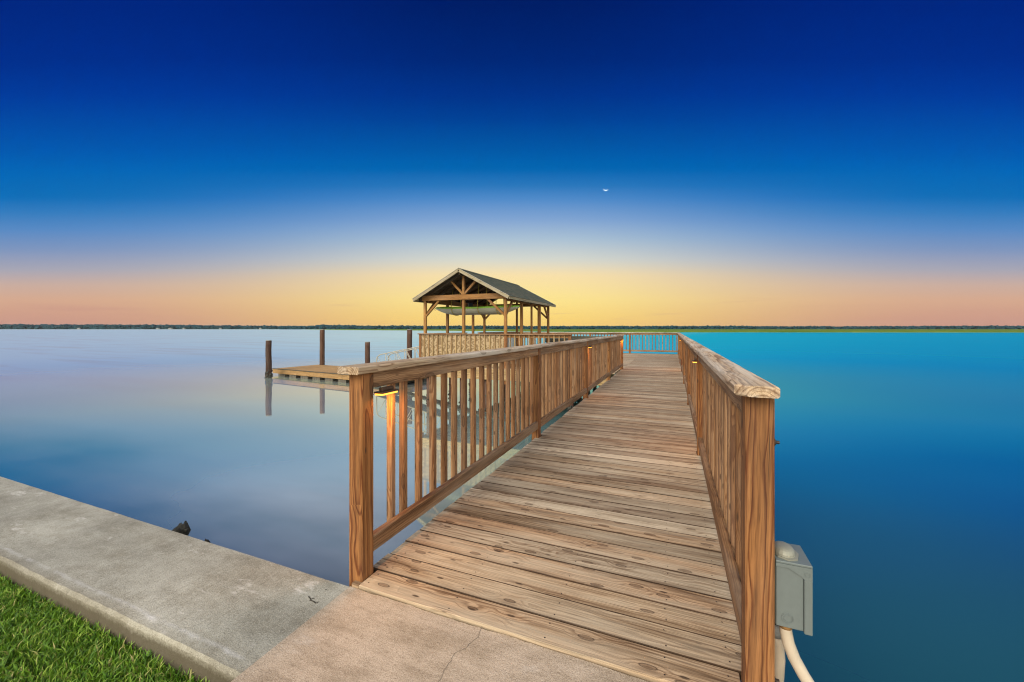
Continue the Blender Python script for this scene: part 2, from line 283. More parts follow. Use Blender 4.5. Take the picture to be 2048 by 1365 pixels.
def water():
    m, nt, p = mat('water'); nd = nt.nodes; lk = nt.links; nd.remove(p)
    g = nd.new('ShaderNodeNewGeometry'); P = g.outputs['Position']
    # sky reflection painted into the body: pale left, blue right, darker towards the wall
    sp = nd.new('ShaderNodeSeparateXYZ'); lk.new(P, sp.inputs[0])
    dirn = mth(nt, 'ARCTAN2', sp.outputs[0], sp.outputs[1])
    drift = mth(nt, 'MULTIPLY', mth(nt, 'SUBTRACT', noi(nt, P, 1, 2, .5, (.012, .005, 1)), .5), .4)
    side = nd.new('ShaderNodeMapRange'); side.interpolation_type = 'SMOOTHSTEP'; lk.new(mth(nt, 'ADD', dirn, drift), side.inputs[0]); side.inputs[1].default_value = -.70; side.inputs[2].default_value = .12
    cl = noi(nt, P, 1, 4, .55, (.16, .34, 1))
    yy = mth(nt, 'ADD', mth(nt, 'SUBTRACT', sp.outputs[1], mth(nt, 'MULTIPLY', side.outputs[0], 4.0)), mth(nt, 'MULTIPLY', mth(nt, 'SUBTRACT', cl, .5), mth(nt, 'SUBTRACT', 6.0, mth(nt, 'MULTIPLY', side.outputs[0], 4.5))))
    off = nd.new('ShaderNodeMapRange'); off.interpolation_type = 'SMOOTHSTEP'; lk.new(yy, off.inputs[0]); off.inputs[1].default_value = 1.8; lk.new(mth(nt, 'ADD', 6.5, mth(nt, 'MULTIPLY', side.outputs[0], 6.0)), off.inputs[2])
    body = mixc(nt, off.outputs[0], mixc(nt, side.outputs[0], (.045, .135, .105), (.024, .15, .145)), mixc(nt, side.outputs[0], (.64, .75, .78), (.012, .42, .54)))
    # long pinkish cloud reflections painted as streaks into the body colour
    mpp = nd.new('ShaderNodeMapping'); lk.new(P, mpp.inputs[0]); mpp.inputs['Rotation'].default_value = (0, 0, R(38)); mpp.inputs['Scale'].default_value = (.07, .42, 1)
    cloud_streak = ramp(nt, noi(nt, mpp.outputs[0], 1, 4, .55), [(.47, 0.), (.66, 1.)])
    body = mixc(nt, mth(nt, 'MULTIPLY', mth(nt, 'MULTIPLY', cloud_streak, mth(nt, 'ADD', mth(nt, 'MULTIPLY', off.outputs[0], .8), .2)), mth(nt, 'SUBTRACT', .55, mth(nt, 'MULTIPLY', side.outputs[0], .53))), body, (.62, .56, .50))
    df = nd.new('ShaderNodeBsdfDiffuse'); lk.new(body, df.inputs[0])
    n1 = noi(nt, P, 1, 3, .5, (.9, 1.6, 1))
    b = nd.new('ShaderNodeBump'); b.inputs['Strength'].default_value = .05; b.inputs['Distance'].default_value = .004; lk.new(n1, b.inputs['Height'])
    g1 = nd.new('ShaderNodeBsdfGlossy'); g1.inputs['Roughness'].default_value = .03; lk.new(mixc(nt, side.outputs[0], (1.0, .96, .68), (.12, .60, .68)), g1.inputs[0]); lk.new(b.outputs[0], g1.inputs['Normal'])
    # unresolved wavelets: the facets one sees at a glancing view lean towards the viewer
    ih = nd.new('ShaderNodeVectorMath'); ih.operation = 'MULTIPLY'; lk.new(g.outputs['Incoming'], ih.inputs[0]); ih.inputs[1].default_value = (.085, .085, 0)
    ia = nd.new('ShaderNodeVectorMath'); ia.operation = 'ADD'; lk.new(g.outputs['Normal'], ia.inputs[0]); lk.new(ih.outputs[0], ia.inputs[1])
    inn = nd.new('ShaderNodeVectorMath'); inn.operation = 'NORMALIZE'; lk.new(ia.outputs[0], inn.inputs[0])
    g2 = nd.new('ShaderNodeBsdfGlossy'); g2.inputs['Roughness'].default_value = .16; lk.new(mixc(nt, side.outputs[0], (.50, .95, 1.0), (.010, .80, 1.0)), g2.inputs[0]); lk.new(inn.outputs[0], g2.inputs['Normal'])
    fr = nd.new('ShaderNodeFresnel'); fr.inputs[0].default_value = 1.33
    gm = nd.new('ShaderNodeMixShader'); lk.new(ramp(nt, fr.outputs[0], [(0.02, .10), (.24, .06), (.42, .14), (.68, .92)]), gm.inputs[0]); lk.new(g1.outputs[0], gm.inputs[1]); lk.new(g2.outputs[0], gm.inputs[2])
    f = ramp(nt, fr.outputs[0], [(0.02, .36), (.06, .42), (.12, .52), (.20, .74), (.28, .85), (.5, .86), (.75, .62), (1.0, .52)])
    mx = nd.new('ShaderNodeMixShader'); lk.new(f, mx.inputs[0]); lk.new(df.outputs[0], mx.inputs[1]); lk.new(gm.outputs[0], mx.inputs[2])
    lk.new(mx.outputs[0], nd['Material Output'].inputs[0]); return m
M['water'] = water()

# ------------------------------------------------------------------ mesh builder
class MB:
    def __init__(s): s.v = []; s.f = []; s.g = []; s.r = []; s.mi = []
    def add(s, vs, fs, gs=None, r=None, mi=0):
        b = len(s.v); r = random.random() if r is None else r
        s.v += [tuple(v) for v in vs]; s.g += [tuple(g) for g in (gs or vs)]; s.r += [r] * len(vs)
        s.f += [tuple(b + i for i in f) for f in fs]; s.mi += mi if isinstance(mi, list) else [mi] * len(fs)
    def beam(s, size, mtx, ch=.004, r=None, mi=0, off=None, edge=None):
        """box of `size` (length along local x), centred on mtx, chamfered; carries its own log coordinates"""
        hx, hy, hz = (q / 2 for q in size); c = min(ch, hx * .45, hy * .45, hz * .45)
        vs = []; idx = {}
        for sx in (-1, 1):
            for sy in (-1, 1):
                for sz in (-1, 1):
                    for k in range(3):
                        p = [hx - c, hy - c, hz - c]; p[k] = (hx, hy, hz)[k]
                        idx[(sx, sy, sz, k)] = len(vs); vs.append(Vector((sx * p[0], sy * p[1], sz * p[2])))
        fs = []; ml = []; cur = [mi]
        def q(l):   # orient outward
            a, b_, c_ = vs[l[0]], vs[l[1]], vs[l[2]]
            n = (b_ - a).cross(c_ - a); ctr = sum((vs[i] for i in l), Vector()) / len(l)
            fs.append(tuple(l) if n.dot(ctr) > 0 else tuple(reversed(l))); ml.append(cur[0])
        for k in range(3):
            o = [i for i in range(3) if i != k]
            cur[0] = edge if edge is not None and k == 1 else mi
            for sk in (-1, 1):
                l = []
                for (p, r_) in ((-1, -1), (1, -1), (1, 1), (-1, 1)):
                    t = [0, 0, 0]; t[k] = sk; t[o[0]] = p; t[o[1]] = r_; l.append(idx[(*t, k)])
                q(l)
        for k in range(3):
            o = [i for i in range(3) if i != k]
            cur[0] = edge if edge is not None and k == 0 else mi
            for p in (-1, 1):
                for r_ in (-1, 1):
                    t1 = [0, 0, 0]; t1[k] = -1; t1[o[0]] = p; t1[o[1]] = r_; t2 = list(t1); t2[k] = 1
                    q([idx[(*t1, o[0])], idx[(*t2, o[0])], idx[(*t2, o[1])], idx[(*t1, o[1])]])
        cur[0] = mi
        for sx in (-1, 1):
            for sy in (-1, 1):
                for sz in (-1, 1): q([idx[(sx, sy, sz, k)] for k in range(3)])
        if off is None:
            off = (random.uniform(0, 60), random.uniform(-.03, .03), random.choice((-1, 1)) * random.uniform(.015, .07), random.uniform(-.02, .02))
        gs = [(v.x + off[0], v.y + off[1], v.z + off[2] + off[3] * v.x) for v in vs]
        s.add([mtx @ v for v in vs], fs, gs, r, ml)
    def box(s, x0, x1, y0, y1, z0, z1, axis='x', ch=.004, r=None, mi=0, off=None, edge=None):
        c = Matrix.Translation(((x0 + x1) / 2, (y0 + y1) / 2, (z0 + z1) / 2)); dx, dy, dz = x1 - x0, y1 - y0, z1 - z0
        if axis == 'x': s.beam((dx, dy, dz), c, ch, r, mi, off, edge)
        elif axis == 'y': s.beam((dy, dx, dz), c @ Matrix.Rotation(R(90), 4, 'Z'), ch, r, mi, off)
        else: s.beam((dz, dx, dy), c @ Matrix(((0, 1, 0, 0), (0, 0, 1, 0), (1, 0, 0, 0), (0, 0, 0, 1))), ch, r, mi, off)
        return s
    def bar(s, a, b, w, h, up=(0, 0, 1), ch=.004, r=None, mi=0):
        a, b = Vector(a), Vector(b); x = (b - a).normalized(); z = Vector(up); y = z.cross(x).normalized(); z = x.cross(y)
        m = Matrix((x, y, z)).transposed().to_4x4(); m.translation = (a + b) / 2
        s.beam(((b - a).length, w, h), m, ch, r, mi); return s
    def tube(s, pts, rad, n=10, cap=True, r=None, mi=0, wob=0):
        pts = [Vector(p) for p in pts]; rads = rad if isinstance(rad, (list, tuple)) else [rad] * len(pts)
        vs = []; gs = []; fs = []; off = random.uniform(0, 50); L_ = 0; u = None
        for i, p in enumerate(pts):
            t = (pts[min(i + 1, len(pts) - 1)] - pts[max(i - 1, 0)]).normalized()
            if u is None: u = t.orthogonal().normalized()
            u = (u - t * u.dot(t)).normalized(); w = t.cross(u)
            if i: L_ += (p - pts[i - 1]).length
            for k in range(n):
                a = 2 * math.pi * k / n; rr = rads[i] * (1 + (random.uniform(-wob, wob) if wob else 0))
                vs.append(p + (u * math.cos(a) + w * math.sin(a)) * rr); gs.append((L_ + off, math.cos(a) * rads[i], math.sin(a) * rads[i]))
        for i in range(len(pts) - 1):
            for k in range(n):
                k2 = (k + 1) % n; fs.append((i * n + k, i * n + k2, (i + 1) * n + k2, (i + 1) * n + k))
        if cap: fs.append(tuple(reversed(range(n)))); fs.append(tuple(range((len(pts) - 1) * n, len(pts) * n)))
        s.add(vs, fs, gs, r, mi); return s
    def loft(s, rings, closed=True, capends=True, r=0, mi=0):
        n = len(rings[0]); vs = [v for ring in rings for v in ring]; fs = []
        for i in range(len(rings) - 1):
            for k in range(n if closed else n - 1):
                k2 = (k + 1) % n; fs.append((i * n + k, i * n + k2, (i + 1) * n + k2, (i + 1) * n + k))
        if capends: fs.append(tuple(reversed(range(n)))); fs.append(tuple(range((len(rings) - 1) * n, len(rings) * n)))
        s.add(vs, fs, None, r, mi); return s
    def mesh(s, name, mats, smooth=False):
        me = bpy.data.meshes.new(name); me.from_pydata(s.v, [], s.f)
        a = me.attributes.new('gco', 'FLOAT_VECTOR', 'POINT'); a.data.foreach_set('vector', np.array(s.g, dtype=np.float32).ravel())
        a = me.attributes.new('rnd', 'FLOAT', 'POINT'); a.data.foreach_set('value', np.array(s.r, dtype=np.float32))
        mats = mats if isinstance(mats, (list, tuple)) else [mats]
        for m in mats: me.materials.append(m)
        if len(mats) > 1: me.polygons.foreach_set('material_index', s.mi)
        if smooth: me.polygons.foreach_set('use_smooth', [True] * len(s.f))
        me.update(); return me
    def build(s, name, mats, parent=None, loc=(0, 0, 0), smooth=False):
        o = bpy.data.objects.new(name, s.mesh(name, mats, smooth)); COL.objects.link(o); o.location = loc
        if parent: o.parent = parent
        return o
def inst(name, me, parent, loc=(0, 0, 0), rz=0):
    o = bpy.data.objects.new(name, me); COL.objects.link(o); o.location = loc; o.rotation_euler = (0, 0, rz)
    if parent: o.parent = parent
    return o
def tag(o, label, cat, group=None):
    o['label'] = label; o['category'] = cat
    if group: o['group'] = group
    return o
def thing(name, label, cat, loc=(0, 0, 0), group=None):
    o = bpy.data.objects.new(name, None); COL.objects.link(o); o.location = loc; o.empty_display_size = .1; return tag(o, label, cat, group)
def ground(o, kind='structure'): o['kind'] = kind; return o
def sheet(name, x0, x1, y0, y1, z, m):
    b = MB(); b.add([(x0, y0, z), (x1, y0, z), (x1, y1, z), (x0, y1, z)], [(0, 1, 2, 3)], r=0); return b.build(name, m)
YV = Vector((-math.sin(YAW), math.cos(YAW), 0)); XV = Vector((math.cos(YAW), math.sin(YAW), 0))

# ------------------------------------------------------------------ setting: river, lawn, landing
WZ = -1.48
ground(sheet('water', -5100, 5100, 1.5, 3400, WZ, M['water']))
ground(sheet('lawn', -400, 400, -50, 1.02, -.125, M['soil']))

def slab(name, x0, x1, y0, y1, z0, z1, m, step=.05, jit=.004, ragged=None):
    """concrete with slightly broken arrises"""
    nx = max(2, int((x1 - x0) / step)); rings = []
    for i in range(nx + 1):
        x = x0 + (x1 - x0) * i / nx
        e = lambda k, a=jit: (mn.noise(Vector((x * 5, k * 7.3, 0))) + .6 * mn.noise(Vector((x * 22, k * 3.1, 5)))) * a
        ya, yb = y0 + e(1), y1 + e(2, ragged or jit * .4); c = .012
        rings.append([Vector(p) for p in ((x, ya, z0), (x, ya + e(5), z1 - c - abs(e(3))), (x, ya + c + abs(e(4)), z1), (x, (y0 + y1) / 2, z1 + e(6, .001)), (x, yb - c * .6, z1), (x, yb, z1 - c * .7), (x, yb, z0))])
    b = MB(); b.loft([list(reversed(q)) for q in rings], True, True); o = b.build(name, m); return o
sw = thing('seawall', 'weathered grey concrete seawall running left between the lawn and the water', 'seawall')
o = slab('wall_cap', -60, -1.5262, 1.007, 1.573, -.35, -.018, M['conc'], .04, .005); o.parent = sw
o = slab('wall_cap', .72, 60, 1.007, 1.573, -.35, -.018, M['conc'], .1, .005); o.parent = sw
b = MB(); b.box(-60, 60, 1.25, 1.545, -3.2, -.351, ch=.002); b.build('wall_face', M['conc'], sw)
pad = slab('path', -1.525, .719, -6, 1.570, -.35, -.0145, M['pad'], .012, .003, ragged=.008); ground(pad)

def groundpt(px, py, z):       # a spot on the landing, found from the photo
    d = 793 * (1.3 - z) / (py - 658); u = (px - 1024) / 793 * d
    p = XV * u + YV * d; return Vector((p.x, p.y, z))
# hairline crack and a few scuffs: thin dark slivers on the slab
def sliver(b, pts, w):
    for i in range(len(pts) - 1):
        a, c = pts[i], pts[i + 1]; t = (c - a).normalized(); nrm = Vector((-t.y, t.x, 0))
        wa = w * (random.uniform(.5, 1)); wb = w * random.uniform(.5, 1)
        b.add([a - nrm * wa, c - nrm * wb, c + nrm * wb, a + nrm * wa], [(0, 1, 2, 3)], r=0)
b = MB(); cp = []
kp = [(966, 1252), (957, 1275), (938, 1288), (925, 1300), (908, 1308), (902, 1322), (890, 1338), (884, 1350), (872, 1372), (860, 1400)]
for i in range(len(kp) - 1):
    for t in (0, .33, .66):
        q = groundpt(kp[i][0] + (kp[i + 1][0] - kp[i][0]) * t, kp[i][1] + (kp[i + 1][1] - kp[i][1]) * t, -.0132); cp.append(q + Vector((random.uniform(-.004, .004), random.uniform(-.004, .004), 0)))
sliver(b, cp, .0010); ck = b.build('crack', M['crack'], pad)
for pl in ([(617, 1193), (622, 1199), (619, 1202)], [(621, 1201), (627, 1203), (632, 1207), (637, 1204)], [(650, 1181), (653, 1179)], [(648, 1290), (651, 1284)], [(624, 1197), (629, 1198)]):
    b = MB(); sliver(b, [groundpt(x, y, -.0166) for x, y in pl], .0035); b.build('stain', M['dark'], sw)

# grass: blades as one mass
def blades(n, xr, yr, dens_fn=None):
    x = np.random.uniform(*xr, n); y = np.random.uniform(*yr, n)
    return x, y
xs, ys = [], []
for n, xr, yr in ((26000, (-4.4, -1.54), (.45, 1.0)), (24000, (-7.5, -1.54), (-.8, .998)), (9000, (-9, -1.54), (-3, .99))):
    a, c = blades(n, xr, yr); xs.append(a); ys.append(c)
x = np.concatenate(xs); y = np.concatenate(ys); n = len(x)
h = np.random.uniform(.018, .050, n); w = np.random.uniform(.0016, .0034, n); th = np.random.uniform(0, 6.283, n); ln = np.random.uniform(.2, 1.1, n) * h
ph = np.random.uniform(0, 6.283, n); lx, ly = np.cos(ph) * ln, np.sin(ph) * ln; dx, dy = np.cos(th) * w, np.sin(th) * w
y = np.where(y + ly > 1.03, y - .05, y)
z0 = np.full(n, -.124)
V = np.stack([np.stack([x - dx, y - dy, z0], 1), np.stack([x + dx, y + dy, z0], 1),
              np.stack([x - dx * .8 + lx * .35, y - dy * .8 + ly * .35, z0 + h * .6], 1), np.stack([x + dx * .8 + lx * .35, y + dy * .8 + ly * .35, z0 + h * .6], 1),
              np.stack([x + lx, y + ly, z0 + h * .88], 1)], 1).reshape(-1, 3)
me = bpy.data.meshes.new('grass'); i0 = np.arange(n) * 5
F = [f for i in i0.tolist() for f in ((i, i + 1, i + 3, i + 2), (i + 2, i + 3, i + 4))]
me.from_pydata(V.tolist(), [], F)
a = me.attributes.new('rnd', 'FLOAT', 'POINT'); a.data.foreach_set('value', np.repeat(np.random.rand(n), 5).astype(np.float32)); me.materials.append(M['grass'])
o = bpy.data.objects.new('grass', me); COL.objects.link(o); ground(tag(o, 'thick green lawn grass along the concrete seawall', 'grass'), 'stuff')

# ------------------------------------------------------------------ far shore
def polar(px, d): p = XV * ((px - 1024) / 793 * d) + YV * d; return p
b = MB(); near = [(560, 2500), (640, 1300), (670, 1000), (740, 780), (850, 600), (980, 450), (1100, 370), (1240, 325), (1355, 306), (1600, 296), (2048, 288), (3000, 286)]
nn = []
for i in range(len(near) - 1):
    for t in np.linspace(0, 1, 30, endpoint=False):
        px = near[i][0] + (near[i + 1][0] - near[i][0]) * t; d = math.exp(math.log(near[i][1]) * (1 - t) + math.log(near[i + 1][1]) * t)
        d *= 1 + .02 * mn.noise(Vector((px * .03, 0, 0))) + .01 * mn.noise(Vector((px * .2, 3, 0))); nn.append((px, d))
rings = []
for px, d in nn:
    p = polar(px, d); t = mn.noise(Vector((px * .12, 9, 0))) * .15; q = polar(px, d + 4); f = polar(px, max(2600, d + 10))
    rings.append([Vector((p.x, p.y, WZ - .3)), Vector((p.x, p.y, WZ + .45 + t)), Vector((q.x, q.y, WZ + 1.0 + t)), Vector((f.x, f.y, WZ + 1.0)), Vector((f.x, f.y, WZ - .3))])
b.loft([list(reversed(r)) for r in rings]); o = b.build('marsh', M['marsh']); ground(tag(o, 'flat green marsh grass on the far bank', 'marsh'), 'stuff')
# left bank: a thin strip of land the woods stand on
b = MB(); rings = []
for px in range(-1400, 800, 20):
    d = 2050 + 60 * mn.noise(Vector((px * .01, 2, 0))); p = polar(px, d); f = polar(px, 3200)
    rings.append([Vector((p.x, p.y, WZ - .3)), Vector((p.x, p.y, WZ + .8)), Vector((f.x, f.y, WZ + 1)), Vector((f.x, f.y, WZ - .3))])
b.loft([list(reversed(r)) for r in rings]); ground(b.build('far_bank', M['marsh']))

ico = bmesh.new(); bmesh.ops.create_icosphere(ico, subdivisions=1, radius=1); IV = np.array([v.co[:] for v in ico.verts]); IF = [tuple(v.index for v in f.verts) for f in ico.faces]; ico.free()
Vs, Fs = [], []; base = 0
def treeline(px0, px1, d0, h0, rows, pxstep):
    global base
    for r in range(rows):
        px = px0
        while px < px1:
            px += pxstep * random.uniform(.5, 1.5); d = d0 * (1 + .02 * r) * random.uniform(.99, 1.01)
            c = polar(px, d)
            hh = h0(px) * (1 + .16 * mn.noise(Vector((px * .018, r, 0))) + .08 * mn.noise(Vector((px * .11, r, 4)))) * random.uniform(.92, 1.05)
            wd = hh * random.uniform(.55, .85)
            for k in range(4):
                s = np.array([wd * random.uniform(.5, .8), wd * random.uniform(.5, .8), hh * random.uniform(.2, .33)])
                o = np.array([c.x + random.uniform(-.45, .45) * wd, c.y + random.uniform(-.3, .3) * wd, WZ + 1 + hh * random.uniform(.25, .72) if k else WZ + 1 + hh * .16])
                if k == 0: s[2] = hh * .3; s[0] *= 1.6
                Vs.append(IV * s * np.random.uniform(.75, 1.2, (12, 1)) + o)
                Fs.extend([(a + base, b_ + base, c_ + base) for a, b_, c_ in IF]); base += 12
def hl(px): return np.interp(px, [-1500, 0, 250, 420, 620, 640, 760, 1000, 1100], [27, 27, 27, 23, 19, 25, 23, 22, 20]).item()
def hr(px): return np.interp(px, [500, 900, 1150, 1350, 1700, 2048, 3200], [13, 13, 12.5, 14.5, 12.5, 14.5, 15]).item()
treeline(-900, 680, 2150, hl, 3, 2.4)
treeline(560, 1250, 1750, lambda p: hl(p) * .76, 3, 2.6)
treeline(1050, 2900, 1500, hr, 3, 3.2)
me = bpy.data.meshes.new('forest'); me.from_pydata(np.concatenate(Vs).tolist(), [], Fs); me.materials.append(M['forest'])
o = bpy.data.objects.new('forest', me); COL.objects.link(o); ground(tag(o, 'long dark line of trees along the far horizon', 'forest'), 'stuff')

hs = [(158, 12, 'lone white house far left on the wooded bank'), (316, 16, 'wide white house left of its neighbour on the far wooded bank'), (341, 18, 'long white house in the middle of the houses on the far bank'),
      (368, 10, 'small pale house just right of the long white one on the far bank'), (441, 8, 'small white house standing alone mid-way along the left far bank'), (521, 9, 'tiny white house nearest the mooring piles on the far bank')]
for px, wd, lab in hs:
    c = polar(px, 2060); t = thing('house', lab, 'house', (c.x, c.y, WZ + .9), 'white houses on the far bank')
    t.rotation_euler = (0, 0, YAW + random.uniform(-.3, .3))
    MB().box(-wd / 2, wd / 2, -4, 4, 0, 4.2).build('wall', M['housewall'], t)
    b = MB(); b.add([(-wd / 2 - .5, -4.6, 4.2), (wd / 2 + .5, -4.6, 4.2), (wd / 2 + .5, 4.6, 4.2), (-wd / 2 - .5, 4.6, 4.2), (-wd / 2 - .5, 0, 6.6), (wd / 2 + .5, 0, 6.6)], [(0, 1, 5, 4), (2, 3, 4, 5), (0, 4, 3), (1, 2, 5), (3, 2, 1, 0)]); b.build('roof', M['houseroof'], t)

# moon
c = polar(1211.5, 9000); mr = 9000 / 793 * 5.3; t = []
b = MB(); fr_, bk_ = [], []
mc = Vector((c.x, c.y, 1.3 + (658 - 377.5) / 793 * 9000))
outer = [(math.cos(a), math.sin(a)) for a in np.linspace(R(190), R(345), 19)]
inner = [(math.cos(a) * 1.0, math.sin(a) * .80 - .02) for a in np.linspace(R(345), R(190), 19)]
prof = [(x * mr * .95, z * mr * .8) for x, z in outer + inner[1:-1]]
n = len(prof); vs = [mc + XV * x + Vector((0, 0, z)) - YV * 4 for x, z in prof] + [mc + XV * x + Vector((0, 0, z)) + YV * 4 for x, z in prof]
fs = []
for i in range(18):
    j = n - 1 - i
    ii, jj = i, (n - i) % n
    a0, a1 = i, i + 1
    b0 = (n - i) % n if i else 0; b1 = n - i - 1 if i < 17 else 18
    quad = [a0, a1, b1, b0]; quad = [q for k, q in enumerate(quad) if q not in quad[:k]]
    if len(quad) > 2: fs.append(tuple(quad)); fs.append(tuple(q + n for q in reversed(quad)))
for i in range(n): fs.append((i, i + n, (i + 1) % n + n, (i + 1) % n))
b.add(vs, fs, r=0); tag(b.build('moon', M['moon']), 'thin white crescent moon lying on its back in the blue sky', 'moon')

# ------------------------------------------------------------------ pier deck
XL, XR = -1.48, .237          # inner faces of the posts
PW = .089
PY = [1.60, 4.50, 7.42, 10.32, 13.15, 16.05, 18.95, 21.80]
pier = thing('pier_deck', 'long wooden walkway of weathered planks leading out over the water', 'pier', (0, 1.573, 0))
def child_build(b, name, m, parent, smooth=False):
    o = b.build(name, m, parent, smooth=smooth); o.matrix_parent_inverse = Matrix.Translation(-parent.location); return o
b = MB(); nb = MB(); y = 1.573; k = 0; pitch = .1462
while y < 21.9:
    w = .1395 + random.uniform(-.0015, .0015)
    near = y < 9
    jl, jr = random.uniform(-.008, .008), random.uniform(-.008, .008); zt = random.uniform(-.0015, .0012)
    xl = -1.52 + jl; xr = .282 + jr
    hit = [p for p in PY if y < p + PW and y + w > p]
    if y > 13.24: xl = -1.4995                 # the platform's boards butt here
    if hit and y <= 13.24:
        xl = XL + .004; 
    if hit: xr = XR - .004
    o1 = (random.uniform(0, 60), random.uniform(-.03, .03), -random.uniform(.02, .07), random.uniform(-.012, .012)); r1 = random.random()
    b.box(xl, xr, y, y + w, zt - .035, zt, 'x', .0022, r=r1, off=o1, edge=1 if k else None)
    if hit and k == 0:                         # first board is notched round the two posts
        b.box(-1.524, xl - .0005, y, y + .026, zt - .035, zt, 'x', .003, r=r1); b.box(xr + .0005, .30, y, y + .026, zt - .035, zt, 'x', .003, r=r1)
    if y < 13:
        for jx in (-1.44, -.97, -.5, -.03, .2):
            for q in (.03, .108):
                cx, cy = jx + random.uniform(-.008, .008), y + q + random.uniform(-.006, .006)
                nb.add([(cx + .0038 * math.cos(a), cy + .0038 * math.sin(a), zt + .0006) for a in [i * math.pi / 3 for i in range(6)]], [(0, 1, 2, 3, 4, 5)], r=0)
    y += pitch; k += 1
child_build(b, 'deck_boards', [M['deck'], M['deckedge']], pier)
o = child_build(nb, 'nail_heads', M['steel'], pier); o['kind'] = 'stuff'
for x in (-1.47, -.63, .20):
    b = MB(); b.box(x - .02, x + .02, 1.60, 21.85, -.225, -.037, 'y'); child_build(b, 'stringer', M['plat'], pier)
for p in PY[1:]:
    b = MB(); b.box(-1.75, .52, p - .10, p - .055, -.42, -.228, 'x'); child_build(b, 'crossbeam', M['plat'], pier)
    for x in (-1.32, .05):
        b = MB(); b.tube([(x, p + .02, -2.6), (x, p + .02, -.23)], .10, 12); child_build(b, 'pile', M['pile'], pier, True)

# ------------------------------------------------------------------ railings
RZ = dict(cb=1.069, ct=1.107, rb=.98, bb=.10, bt=.19)
bal_me = []
for i in range(7):
    b = MB(); b.box(-.019, .019, -.019, .019, .105, RZ['cb'] - .001, 'z', .003); bal_me.append(b.mesh('baluster', M['bal']))
post_me = []
for i in range(4):
    b = MB(); b.box(-PW / 2, PW / 2, -PW / 2, PW / 2, -.55, RZ['cb'] - .001, 'z', .005, off=(random.uniform(0, 40), random.uniform(-.02, .02), random.choice((-1, 1)) * random.uniform(.01, .05), random.uniform(.018, .035))); post_me.append(b.mesh('post', M['post']))
def jag_cap(b, x0, x1, y0, y1, z0, z1, clip=0.0):
    """2x6 rail cap with worn edges, optional clipped front-inner corner (clip > 0: inner = x0, < 0: inner = x1)"""
    rows = []; ys_ = []
    c = abs(clip)
    ys_ = [y0] + ([y0 + c * .5, y0 + c] if c else []) + list(np.arange(y0 + max(c, .05) + .05, y1, .12)) + [y1]
    for y in ys_:
        a0, a1 = x0, x1
        if c and y < y0 + c:
            cut = (c - (y - y0)) * 1.0
            if clip > 0: a0 += cut
            else: a1 -= cut
        wv = .0025 * mn.noise(Vector((y * 4, x0, 1))); wu = .0025 * mn.noise(Vector((y * 4, x1, 7))); e = .006; zz = z1 + .0015 * mn.noise(Vector((y * 2, x0, 3)))
        rows.append([(a0 + wv + e, y, z0), (a0 + wv, y, z0 + e), (a0 + wv, y, zz - e), (a0 + wv + e, y, zz), ((a0 + a1) / 2, y, zz), (a1 + wu - e, y, zz), (a1 + wu, y, zz - e), (a1 + wu, y, z0 + e), (a1 + wu - e, y, z0)])
    n = len(rows[0]); off = (random.uniform(0, 50), random.uniform(-.02, .02), random.uniform(.02, .06)); tl = random.uniform(.01, .02)
    vs = [v for r_ in rows for v in r_]; gs = [(v[1] + off[0], v[0] - x0 - .07 + off[1], v[2] - z0 + off[2] + tl * v[1] % .1) for v in vs]; gs = [(v[1] + off[0], v[0] - x0 - .07 + off[1], v[2] - z0 + off[2] + tl * (v[1] - y0)) for v in vs]
    fs = []
    for i in range(len(rows) - 1):
        for k in range(n): k2 = (k + 1) % n; fs.append((i * n + k, i * n + k2, (i + 1) * n + k2, (i + 1) * n + k))
    fs.append(tuple(reversed(range(n)))); fs.append(tuple(range((len(rows) - 1) * n, len(rows) * n)))
    b.add(vs, [tuple(reversed(f)) for f in fs], gs)
def side_rail(root, s, posts, xin, caps, maxb=100):
    """railing along y; s=-1: on the left (structure lies at x < xin), s=+1: on the right"""
    o_ = lambda d: xin + s * d      # distance outward from the inner face
    def bx(b, d0, d1, *a, **k): x0, x1 = sorted((o_(d0), o_(d1))); b.box(x0, x1, *a, **k)
    for i, p in enumerate(posts): inst('post', post_me[i % 4], root, (o_(PW / 2), p + PW / 2, 0), 0 if s < 0 else (math.pi / 2 if i == 0 else 0))
    cnt = 0; rest = MB()
    for i in range(len(posts) - 1):
        a, c = posts[i] + PW, posts[i + 1]
        dz = random.uniform(-.004, .004)
        b = MB(); bx(b, .006, .044, a + .001, c - .001, RZ['rb'] + dz, RZ['cb'] - .001, 'y', .004); b.build('top_rail', M['rail'], root)
        b = MB(); bx(b, .006, .044, a + .001, c - .001, RZ['bb'] + dz, RZ['bt'] + dz, 'y', .004); b.build('bottom_rail', M['rail'], root)
        if i == 0: ysb = [1.906, 2.018, 2.177, 2.343, 2.489, 2.640, 2.790, 2.955, 3.112] + [3.112 + .1465 * k for k in range(1, 10)]
        else:
            nbal = round((c - a) / .152) - 1; ysb = [a + (c - a) * (k + 1) / (nbal + 1) for k in range(nbal)]
        for y in ysb:
            y += random.uniform(-.006, .006); loc = (o_(.0445 + .019), y, random.uniform(-.004, 0))
            if cnt < maxb: inst('baluster', random.choice(bal_me), root, loc, random.choice((0, math.pi / 2, math.pi)) + random.uniform(-.06, .06))
            else: rest.box(loc[0] - .019, loc[0] + .019, y - .019, y + .019, .105, RZ['cb'] - .002, 'z', .003)
            cnt += 1
    if rest.v: r_ = rest.build('balusters', M['bal'], root); r_['kind'] = 'stuff'
    for (y0, y1, clip) in caps:
        b = MB(); x0, x1 = sorted((o_(-.028), o_(.112)))
        if s > 0: x0, x1 = xin - .036, xin + .0925
        jag_cap(b, x0, x1, y0, y1, RZ['cb'], RZ['ct'], clip); b.build('cap_board', M['cap'], root)
